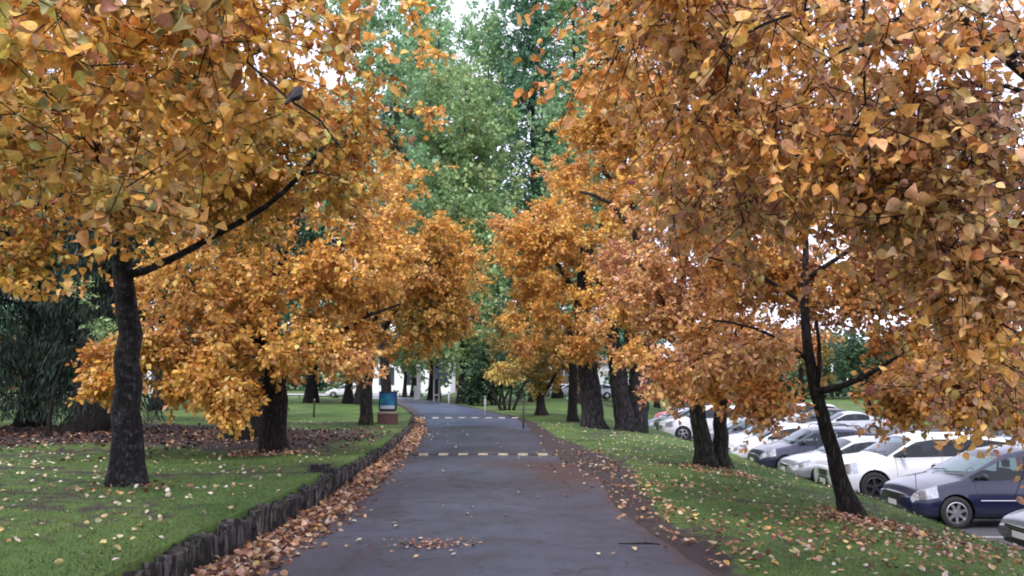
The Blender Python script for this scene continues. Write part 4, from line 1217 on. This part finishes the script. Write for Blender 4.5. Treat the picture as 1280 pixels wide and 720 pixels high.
    for k, c_ in used.items():
        jx = k % nr_; jj = jx if jx < nh else nr_ - jx
        if c_ < 4 and 1 <= jj <= i_belt:
            for wx in (p['fw'], p['rw']):
                d = math.hypot(V[k][0] - wx, V[k][2] - wz)
                if RA * .8 < d < RA * 1.22:
                    s = RA / d
                    nz = wz + (V[k][2] - wz) * s
                    if nz > zlow[0] - .2: V[k][0] = wx + (V[k][0] - wx) * s; V[k][2] = nz
    # end caps with rounded fascia
    def cap(ring_i, dirx):
        base = len(Vx)
        ring = V[ring_i * nr_:(ring_i + 1) * nr_]
        cen = ring.mean(0)
        for sc_, off in ((1, 0), (.93, .035), (.72, .06), (.0, .07)):
            for r_ in ring:
                q = cen + (r_ - cen) * sc_; q[0] = ring[0][0] + dirx * off
                Vx.append(q)
        for a in range(3):
            for j in range(nr_):
                k2 = (j + 1) % nr_
                q = (base + a * nr_ + j, base + a * nr_ + k2, base + (a + 1) * nr_ + k2, base + (a + 1) * nr_ + j)
                F2.append(q[::-1] if dirx > 0 else q)
    Vx = [v for v in V]; F2 = []
    cap(0, -1); cap(len(xs) - 1, 1)
    Va = np.array(Vx)
    def sub(groups, side=None, extra=()):
        fs_ = [q for q, g_ in zip(F, G) if g_[0] in groups and (side is None or g_[1] == side)] + list(extra)
        if not fs_: return None
        ids = sorted({k for q in fs_ for k in q}); mp = {k: a for a, k in enumerate(ids)}
        return Va[ids], [tuple(mp[k] for k in q) for q in fs_]
    def part(name_, groups, mat, side=None, extra=(), push=0):
        r = sub(groups, side, extra)
        if r is None: return None
        v, f = r
        return mesh_obj(name_, v, f, mat, th, smooth=True)
    body = part('body', (0,), pm, extra=F2)
    if dark or clad:
        part('black_trim', (6,), M['blackplastic'])
    part('windscreen', (1,), M['glass'])
    dg = 'tintglass' if darkrear else 'glass'
    for s in (1, -1):
        part('side_window', (2,), M['glass'], s); part('side_window', (3,), M[dg], s)
        if typ != 'sedan': part('side_window', (7,), M['tintglass'], s)
        part('headlight', (4,), M['lampglass'], s); part('tail_light', (5,), M['taillens'], s)
    part('rear_window', (8,), M['tintglass'])
    # underbody + wheel wells
    ub = MB()
    for wx in (p['fw'], p['rw']):
        for s in (1, -1):
            n = 20
            yo, yi = s * W * .93, s * (W - .34)
            v = [(wx + RA * math.cos(2 * math.pi * k / n), yo, wz + RA * math.sin(2 * math.pi * k / n)) for k in range(n)] + \
                [(wx + RA * math.cos(2 * math.pi * k / n), yi, wz + RA * math.sin(2 * math.pi * k / n)) for k in range(n)]
            keep = [k for k in range(n) if math.sin(2 * math.pi * (k + .5) / n) > -.5]
            f = [(k, (k + 1) % n, n + (k + 1) % n, n + k) for k in keep] + [tuple(range(n, 2 * n))]
            ub.add(v, f)
    ub.box(.3, Lc - .3, -W * .75, W * .75, .17, .24)
    ub.build('underbody', M['blackplastic'], th)
    # wheels
    for wx in (p['fw'], p['rw']):
        for s in (1, -1):
            we_ = bpy.data.objects.new('wheel', None); COL.objects.link(we_); we_.parent = th
            we_.location = (wx, s * (W - .12), wz); we_.empty_display_size = .1
            if s < 0: we_.rotation_euler = (0, 0, math.pi)
            r = p['wr']
            t = MB(); t.lathe([(r * .66, -.10), (r * .93, -.105), (r, -.08), (r, .08), (r * .94, .104), (r * .78, .11), (r * .66, .09)], 28, axis='y')
            t.build('tyre', M['rubber'], we_, smooth=True)
            rm = MB(); rr_ = r * .67
            rm.lathe([(rr_, .095), (rr_ * .93, .10), (rr_ * .90, .03), (rr_ * .9, -.05)], 28, axis='y')
            ns = 7 if typ != 'suv' else 5
            for k in range(ns):
                a = 2 * math.pi * k / ns + .2
                for da in ((-.10, .10) if typ == 'suv' else (0,)):
                    ca, sa = math.cos(a + da), math.sin(a + da)
                    wv_ = .022 if typ == 'suv' else .032
                    pts = []
                    for q in (.08, .92):
                        for e in (-1, 1):
                            ww = wv_ * (1.2 if q < .5 else .8)
                            for yv in (.055, .088 if q < .5 else .08):
                                pts.append((rr_ * q * ca - sa * ww * e, yv, rr_ * q * sa + ca * ww * e))
                    rm.add(pts, [(0, 1, 3, 2), (4, 6, 7, 5), (0, 4, 5, 1), (2, 3, 7, 6), (1, 5, 7, 3), (0, 2, 6, 4)])
            rm.lathe([(rr_ * .2, .05), (rr_ * .2, .095), (0, .10)], 12, axis='y')
            rm.build('rim', M[rim], we_)
            dk = MB(); dk.lathe([(rr_ * .9, .0), (0, .0)], 20, axis='y'); dk.build('brake_disc', M['rubber'], we_)
    # grille and bumper opening
    zn = p['nose'] * hs
    gr = MB(); hw = W * .48
    def fx(yv): return -.062 + .10 * (abs(yv) / W) ** 2
    def strip(mb, y0, y1, z0, z1, off, m=0, n=8, th_=.03):
        v = []
        for k in range(n + 1):
            yv = y0 + (y1 - y0) * k / n
            x_ = fx(yv) - off
            v += [(x_, yv, z0), (x_, yv, z1), (x_ + th_, yv, z0), (x_ + th_, yv, z1)]
        f = []
        for k in range(n):
            a = 4 * k; b_ = a + 4
            f += [(a, a + 1, b_ + 1, b_), (a + 1, a + 3, b_ + 3, b_ + 1), (a, b_, b_ + 2, a + 2)]
        f += [(0, 2, 3, 1), (4 * n, 4 * n + 1, 4 * n + 3, 4 * n + 2)]
        mb.add(v, f, m)
    strip(gr, -hw, hw, zn - .10, zn + .06, .012)
    if grille == 'big': strip(gr, -hw * 1.05, hw * 1.05, zn - .34, zn - .12, .012)
    for k in range(3):
        z = zn - .07 + .045 * k; strip(gr, -hw * .97, hw * .97, z, z + .012, .02, 1)
    if grille == 'big':
        for k in range(3):
            z = zn - .31 + .065 * k; strip(gr, -hw * 1.0, hw * 1.0, z, z + .016, .02, 1)
    gr.build('grille', [M['blackplastic'], M['chrome']], th)
    lo = MB(); strip(lo, -W * .55, W * .55, .27, .36, .004); lo.build('bumper_intake', M['blackplastic'], th)
    pl = MB(); strip(pl, -.18, .18, .39, .50, .022, n=2, th_=.01); pl.build('number_plate', M['plate'], th)
    pl = MB(); pl.box(Lc + .068, Lc + .078, -.18, .18, .62, .73); pl.build('number_plate', M['plate'], th)
    # mirrors, handles, seams
    xmr = p['cowl'] + .42
    zbm = p['belt'] * hs
    for s in (1, -1):
        m_ = MB()
        pts = []; n1, n2 = 6, 10
        for a in range(n1 + 1):
            ph = math.pi * a / n1
            for b_ in range(n2):
                t_ = 2 * math.pi * b_ / n2
                pts.append((xmr + .065 * math.cos(ph) * .9, s * (W + .10) + .115 * math.sin(ph) * math.cos(t_), zbm + .09 + .075 * math.sin(ph) * math.sin(t_)))
        f = [(a * n2 + b_, a * n2 + (b_ + 1) % n2, (a + 1) * n2 + (b_ + 1) % n2, (a + 1) * n2 + b_) for a in range(n1) for b_ in range(n2)]
        m_.add(pts, f)
        m_.tube([(xmr, s * (W * .90), zbm + .03), (xmr, s * (W + .04), zbm + .07)], .022, n=6)
        m_.build('wing_mirror', M['blackplastic'] if dark else pm, th, smooth=True)
        for hx in (p['pil'][0] - .18, p['pil'][1] - .16):
            h = MB(); h.tube([(hx - .10, s * (W * .972), zbm - .12), (hx - .07, s * (W + .008), zbm - .115), (hx + .07, s * (W + .008), zbm - .112), (hx + .1, s * W * .972, zbm - .112)], .012, n=6)
            h.build('door_handle', pm, th, smooth=True)
        sm = MB()
        for sx in (p['cowl'] + .28, p['pil'][0], p['pil'][1] + .02):
            i = int(np.argmin(abs(xs - sx)))
            pts = [(xs[i] + (.0 if sx != p['pil'][1] + .02 else .02), s * a, b_) for a, b_ in half[i][3:i_belt + 1]]
            sm.tube(pts, .0045, n=4)
        i0 = int(np.argmin(abs(xs - (p['cowl'] + .28)))); i1 = int(np.argmin(abs(xs - p['pil'][1])))
        sm.tube([(xs[i], s * (half[i][3][0] + .001), half[i][3][1]) for i in range(i0, i1, 3)], .0045, n=4)
        sm.build('door_seams', M['blackplastic'], th)
        if clad or typ == 'suv':
            for wx in (p['fw'], p['rw']):
                ar = MB()
                a = np.linspace(-.35, math.pi + .35, 22)
                pts = np.stack([wx + (RA + .018) * np.cos(a), np.full(22, s * (W * .985)), wz + (RA + .018) * np.sin(a)], 1)
                ar.tube(pts, .022, n=5)
                ar.build('arch_trim', M['blackplastic'] if clad else pm, th, smooth=True)
    # hood shut line
    i = int(np.argmin(abs(xs - (p['cowl'] - .02))))
    # interior
    it = MB()
    for sx in (p['roof0'] + .15, p['roof0'] + 1.05):
        for yv in (-.38, .38):
            it.box(sx, sx + .5, yv - .24, yv + .24, .42, .58, bev=.04); it.box(sx + .42, sx + .56, yv - .23, yv + .23, .55, 1.05 * hs if typ == 'sedan' else 1.12 * hs, bev=.05)
            it.box(sx + .46, sx + .56, yv - .11, yv + .11, (1.07 if typ == 'sedan' else 1.14) * hs, (1.24 if typ == 'sedan' else 1.32) * hs, bev=.03)
    it.build('seats', M['seatcloth'], th)
    ds = MB(); ds.box(p['cowl'] + .25, p['cowl'] + .75, -W * .78, W * .78, .6, zbm - .05, bev=.05)
    ds.box(.5, Lc - .35, -W * .8, W * .8, .30, .36)
    a = np.linspace(0, 2 * math.pi, 17)
    ds.tube(np.stack([p['cowl'] + .86 + .05 * np.sin(a), .36 + .18 * np.cos(a), zbm - .02 + .17 * np.sin(a)], 1), .014, n=5)
    ds.build('dashboard', M['blackplastic'], th)
    if rails:
        for s in (1, -1):
            rl = MB(); x0, x1 = p['roof0'] + .25, p['roof1'] - .1; yy = s * W * .63
            rl.tube([(x0, yy, H - .05), (x0 + .1, yy, H + .035), ((x0 + x1) / 2, yy, H + .05), (x1 - .1, yy, H + .03), (x1, yy, H - .06)], .02, n=6)
            rl.build('roof_rail', M['blackplastic'], th, smooth=True)
    if pole:
        cp = MB(); cp.tube([(.13, -W * .78, .68), (.12, -W * .78, 1.12)], .008, n=6); cp.lathe([(0, 1.14), (.014, 1.13), (.014, 1.10), (0, 1.10)], 8, c=(.12, -W * .78, 0)); cp.build('corner_pole', M['chrome'], th)
        st = MB()
        st.tube([(x_, -W * 1.006, .58) for x_ in np.linspace(p['fw'] + .5, p['rw'] - .5, 8)], .012, n=5); st.build('side_moulding', M['chrome'], th)
    # wipers
    wp = MB()
    for y0, y1 in ((-.1, -.62), (.5, -.02)):
        z0 = np.interp(p['cowl'] + .10, xs, ztop) + .012; z1 = np.interp(p['cowl'] + .20, xs, ztop) + .012
        wp.tube([(p['cowl'] + .06, y0, z0), (p['cowl'] + .16, y1, z1 - .01)], .008, n=4)
    wp.build('wiper', M['blackplastic'], th)
    return th


navy = paint('navy_car_paint', (.005, .008, .038), .0, .3)
white = paint('white_car_paint', (.64, .66, .70))
white2 = paint('pearl_white_car_paint', (.62, .63, .67), .1)
silver = paint('silver_car_paint', (.42, .44, .48), .7)
dkblue = paint('blue_grey_car_paint', (.018, .024, .055), .2)
black = paint('black_car_paint', (.012, .012, .015))
grey = paint('grey_car_paint', (.13, .14, .16), .6)
red = paint('red_car_paint', (.45, .012, .02))
paleb = paint('pale_blue_car_paint', (.33, .40, .5), .4)

ROW = 'cars parked in the near row'
make_car('dark grey car whose bonnet just enters the bottom right corner', 'car', 'sedan', grey, 8.75, 14.1, group=ROW, dark=False)
make_car('navy blue minivan with silver wheels and a chrome corner pole', 'minivan', 'mpv', navy, 8.45, 18.05, group=ROW, pole=True)
make_car('large white off-roader with dark wheels and layered black grille', 'suv', 'suv', white, 8.4, 21.9, rim='darkrim', grille='big', rails=True, group=ROW, darkrear=True)
make_car('low silver hatchback between the white off-roader and the dark blue estate', 'car', 'hatch', silver, 8.35, 24.9, hs=.95, group=ROW)
make_car('dark blue-grey estate with black bonnet trim, next to the silver hatchback', 'car', 'hatch', dkblue, 8.25, 27.8, hs=1.04, rails=True, group=ROW)
make_car('white hatchback with raked windscreen beyond the dark blue estate', 'car', 'hatch', white, 8.2, 30.8, group=ROW)
make_car('silver-grey sedan seen right of the twin mossy trunks', 'car', 'sedan', silver, 8.4, 34.1, group=ROW)
make_car('dark grey sedan mostly hidden behind the twin mossy trunks', 'car', 'sedan', grey, 8.4, 37.3, group=ROW)
make_car('white car with its front wheel showing left of the twin mossy trunks', 'suv', 'suv', white2, 7.95, 43.0, hs=1.06, group=ROW)
make_car('black off-roader in the shade beside the multi-stemmed trunk', 'suv', 'suv', black, 8.3, 46.6, group=ROW)
make_car('pale blue car glimpsed between the multi-stemmed trunk and the black off-roader', 'car', 'hatch', paleb, 8.3, 49.6, group=ROW)
make_car('bright red van showing above the black off-roader', 'van', 'van', red, 9.6, 54.2, group=ROW, name='parked_van')
FAR = 'cars parked in the far row'
make_car('silver sedan parked alone beyond the leaning trunk', 'car', 'sedan', silver, 16.7, 46.3, group=FAR)
make_car('white off-roader behind the white hatchback, far row', 'suv', 'suv', white2, 16.2, 52.5, group=FAR)
make_car('black car left of the silver sedan in the far row', 'car', 'hatch', black, 16.6, 49.2, group=FAR)
make_car('pale blue car behind the off-roader at the right edge', 'car', 'hatch', paleb, 17.6, 30.5, group=FAR)
make_car('dark grey car beside the pale blue one in the far row', 'car', 'suv', grey, 17.8, 33.6, group=FAR)
make_car('navy car behind the silver sedan in the far row', 'car', 'sedan', navy, 16.8, 55.5, hs=1.1, group=FAR)
# distant cars, left of the drive
for (px, Y, pm_, lab, ty) in ((433, 84, white, 'white car far beyond the left lawn, left of the mossy trunk', 'hatch'), (712, 84, white, 'white car beyond the right lawn, behind the small forked tree', 'suv'), (610 + 130, 78, silver, 'silver car beyond the right lawn, seen between the thick trunks', 'hatch'), (695, 92, white2, 'small white car furthest across the right lawn', 'sedan')):
    x = at(px, 490, Y)[0]
    make_car(lab, 'car', ty, pm_, x - 2, Y, group='distant parked cars', zoff=float(gz(x, Y)) - LOTZ)

# ------------------------------------------------------------------ street furniture
def ground_at(px, Y):
    x = at(px, 500, Y)[0]; return x, float(gz(x, Y))


b = gp(484.5, 530)
th = thing('information_board', 'blue and green information board in a dark frame on a brown timber plinth', 'sign', (b[0], b[1], b[2]), R(-4))
k = b[1] / 1000
bx = MB(); bx.box(-11.6 * k, 11.6 * k, -.16, .16, -.1, 12.5 * k, bev=.01); bx.build('plinth', M['brownbox'], th)
bx = MB(); bx.box(-12 * k, 12 * k, -.18, .18, 12.6 * k, 15 * k, bev=.008); bx.build('plinth_cap', simple('pale_timber_cap', (.30, .24, .18), .7, noise=.2), th)
bx = MB(); bx.box(-11 * k, 11 * k, -.07, .07, 16.5 * k, 40 * k, bev=.015)
for s in (-8, 8): bx.box(s * k - .03, s * k + .03, -.03, .03, 14.8 * k, 16.7 * k)
bx.build('frame', M['signframe'], th)


def sign_mat():
    m, nt, out = new_mat('map_panel')
    tc = N(nt, 'ShaderNodeTexCoord')
    nz = N(nt, 'ShaderNodeTexNoise', Scale=4.0, Detail=3.0)
    L(nt, tc.outputs['Object'], nz.inputs['Vector'])
    r = ramp(nt, [(.40, (.012, .09, .30)), (.54, (.02, .16, .34)), (.62, (.02, .26, .24)), (.74, (.06, .32, .22))])
    L(nt, nz.outputs[0], r.inputs[0])
    p = N(nt, 'ShaderNodeBsdfPrincipled', Roughness=.25)
    L(nt, r.outputs[0], p.inputs['Base Color']); L(nt, p.outputs[0], out.inputs[0])
    return m


bx = MB(); bx.box(-9 * k, 9 * k, -.078, -.071, 23 * k, 38 * k); bx.build('map_panel', sign_mat(), th)
bx = MB(); bx.box(-9 * k, 9 * k, -.078, -.071, 18.5 * k, 22.7 * k); bx.build('caption_panel', simple('pale_blue_panel', (.45, .52, .6), .3), th)


def post(px, Y, H, r, mat, label, capm=None, tilt=(0, 0), name='bollard'):
    x, z = ground_at(px, Y)
    th = thing(name, label, 'post', (x, Y, z), 0)
    mb = MB(); mb.tube([(0, 0, -.15), (tilt[0] * .5, 0, H * .5), (tilt[0], tilt[1], H * .88)], [r, r * .97, r * .92], n=12); mb.build('shaft', mat, th, smooth=True)
    mb = MB(); mb.lathe([(r * .95, H * .88), (r * 1.08, H * .885), (r * 1.08, H * .96), (r * .6, H * .995), (0, H)], 12, c=(tilt[0], tilt[1], 0)); mb.build('cap', capm or mat, th, smooth=True)


post(606.5, 36.8, 1.0, .05, M['palepaint'], 'pale timber post with grey cap beside the far speed hump', M['greymetal'])
post(561, 55, 1.0, .06, M['palepaint'], 'pale post furthest along the right side of the drive', M['greymetal'])
post(654, 27.8, 1.0, .035, M['darkpost'], 'thin dark stake nearest on the right side of the drive', tilt=(.02, 0))
post(393, 33, .75, .04, M['darkpost'], 'short dark stake with yellow cap on the left lawn', M['yellow'])
# white gate post at road end
x, z = ground_at(523, 74)
th = thing('gate_post', 'tall white post at the left of the far bend', 'post', (x, 74, z))
mb = MB(); mb.box(-.16, .16, -.16, .16, -.1, 3.0, bev=.02); mb.build('shaft', M['white'], th)
mb = MB(); mb.box(-.22, .22, -.22, .22, 3.002, 3.12, bev=.02); mb.lathe([(.2, 3.12), (.08, 3.3), (0, 3.34)], 12); mb.build('cap', M['white'], th)
x, z = ground_at(519, 70)
th = thing('low_gate_post', 'short white post beside the tall white post', 'post', (x, 70, z))
mb = MB(); mb.box(-.10, .10, -.10, .10, -.1, 1.25, bev=.02); mb.build('shaft', M['white'], th)
mb = MB(); mb.box(-.13, .13, -.13, .13, 1.252, 1.32, bev=.02); mb.build('cap', M['white'], th)
# road sign
x, z = ground_at(550, 66)
th = thing('road_sign', 'grey blue sign panel on a tall thin pole at the bend', 'sign', (x, 66, z))
mb = MB(); mb.tube([(0, 0, -.1), (0, 0, 4.4)], .06, n=12); mb.build('pole', M['greymetal'], th, smooth=True)
mb = MB(); mb.box(-.15, .62, -.075, -.062, 1.75, 2.85, bev=.005); mb.build('sign_panel', simple('blue_grey_sign', (.16, .20, .34), .4), th)
mb = MB()
for zz in (2.0, 2.6): mb.box(-.08, .08, -.062, .064, zz - .03, zz + .03)
mb.build('bracket', M['greymetal'], th)
x, z = ground_at(545.5, 67)
th = thing('sign_stand', 'white double posted stand with a small blue panel beside the grey pole', 'sign', (x, 67, z))
for s in (-.22, .22):
    mb = MB(); mb.box(s - .05, s + .05, -.05, .05, -.1, 2.9, bev=.008); mb.build('post', M['white'], th)
mb = MB(); mb.box(-.27, .27, -.075, -.052, 1.9, 2.75, bev=.005); mb.build('panel', simple('blue_white_panel', (.25, .32, .5), .4), th)
mb = MB(); mb.box(-.16, .16, -.03, .03, .5, .62, bev=.008); mb.build('crossbar', M['white'], th)


# white building at the far end
def building(x0, y0, w_, d_, h_, label, rows, cols, roofh, wallm, roofm):
    th = thing('building', label, 'building', (x0, y0, float(gz(x0, y0))), 0)
    mb = MB(); mb.box(0, w_, 0, d_, -.5, h_); mb.build('wall', wallm, th)
    mb = MB()
    if roofh > 0:
        mb.add([(-.5, -.5, h_ + .003), (w_ + .5, -.5, h_ + .003), (w_ + .5, d_ + .5, h_ + .003), (-.5, d_ + .5, h_ + .003), (2, d_ / 2, h_ + roofh), (w_ - 2, d_ / 2, h_ + roofh)],
               [(3, 2, 1, 0), (0, 1, 5, 4), (1, 2, 5), (2, 3, 4, 5), (3, 0, 4)])
    else:
        mb.box(-.3, w_ + .3, -.3, d_ + .3, h_ + .003, h_ + .35, bev=.03)
    mb.build('roof', roofm, th)
    for r_ in range(rows):
        for c in range(cols):
            cx = w_ * (c + .5) / cols; cz = h_ * (r_ + .5) / rows; ww = w_ / cols * .30; wh = h_ / rows * .26
            fr = MB()
            for (a, b_, e, f_) in ((-ww - .08, ww + .08, wh, wh + .08), (-ww - .08, ww + .08, -wh - .08, -wh), (-ww - .08, -ww, -wh, wh), (ww, ww + .08, -wh, wh), (-.03, .03, -wh, wh)):
                fr.box(cx + a, cx + b_, -.05, -.003, cz + e, cz + f_)
            fo = fr.build('window', M['white'], th)
            pn = MB(); pn.box(cx - ww, cx + ww, -.02, -.004, cz - wh, cz + wh); pn.build('pane', M['winglass'], fo)
    return th


wb = simple('white_render', (.78, .78, .80), .7, noise=.05, nscale=.6)
building(-24, 118, 15, 10, 5.0, 'long white rendered building across the end of the drive', 1, 4, 0, wb, simple('pale_roof', (.4, .4, .42), .6))
building(6, 124, 12, 12, 4.5, 'pale low building beyond the right lawn', 1, 3, 1.6, simple('pale_grey_render', (.5, .52, .55), .7, noise=.08, nscale=.6), simple('slate_roof', (.12, .12, .13), .7, noise=.2, nscale=4))
building(-60, 112, 14, 10, 5.0, 'small cream building behind the left lawn', 1, 6, 1.8, simple('cream_render', (.6, .57, .5), .7, noise=.08, nscale=.6), simple('brown_roof', (.14, .09, .08), .7, noise=.2, nscale=4))


# bird perched in the near left crown
c = at(370, 115, 4.3)
th = thing('perched_bird', 'small dark glossy bird sitting among the near left leaves', 'bird', c - (0, 0, .013), R(75))
th.scale = (.8, .8, .8)
bm_ = simple('dark_glossy_feathers', (.006, .005, .010), .7, noise=.3, nscale=60)
mb = MB()
pts = [(-.075, 0, -.055), (-.055, 0, -.045), (-.03, 0, -.025), (0, 0, -.003), (.022, 0, .022), (.035, 0, .042), (.046, 0, .054), (.056, 0, .056), (.064, 0, .055)]
mb.tube(pts, [.006, .018, .036, .043, .038, .027, .026, .02, .004], n=14)
body_ = mb.build('body', bm_, th, smooth=True)
mb = MB(); mb.tube([(-.06, 0, -.045), (-.10, 0, -.085), (-.13, 0, -.115)], [.014, .014, .010], n=6); mb.build('tail', bm_, th, smooth=True)
mb = MB(); mb.tube([(.06, 0, .055), (.085, 0, .05)], [.006, .001], n=6); mb.build('beak', M['blackplastic'], th)
for s in (-1, 1):
    mb = MB(); mb.tube([(.0, s * .012, -.035), (.006, s * .013, -.065)], .0025, n=5); mb.build('leg', M['blackplastic'], th)
    mb = MB(); mb.tube([(.02, s * .034, .01), (-.03, s * .034, -.022), (-.085, s * .014, -.062)], [.010, .015, .004], n=6); mb.build('wing', bm_, th, smooth=True)
mb = MB(); mb.tube(np.array([at(290, 60, 5.2), at(345, 110, 4.5), c + (0, 0, -.07), at(400, 150, 4.5), at(430, 190, 5.6)]) - c, [.009, .008, .007, .006, .004], n=6)
o = mb.build('perch_branch', M['bark'], None); o.location = c
tag(o, 'thin bare twig under the dark bird', 'twig')
# twig lying on the drive
c = np.array((1.22, 7.9, .052))
mb = MB(); mb.tube([(-.2, .02, .01), (-.05, 0, .014), (.12, .015, .012), (.2, -.01, .008)], [.006, .009, .009, .005], n=6); mb.tube([(.02, .0, .014), (.08, .06, .02)], [.005, .003], n=5)
o = mb.build('fallen_twig', M['bark']); o.location = c; tag(o, 'short dark twig lying on the asphalt near the right edge', 'twig')
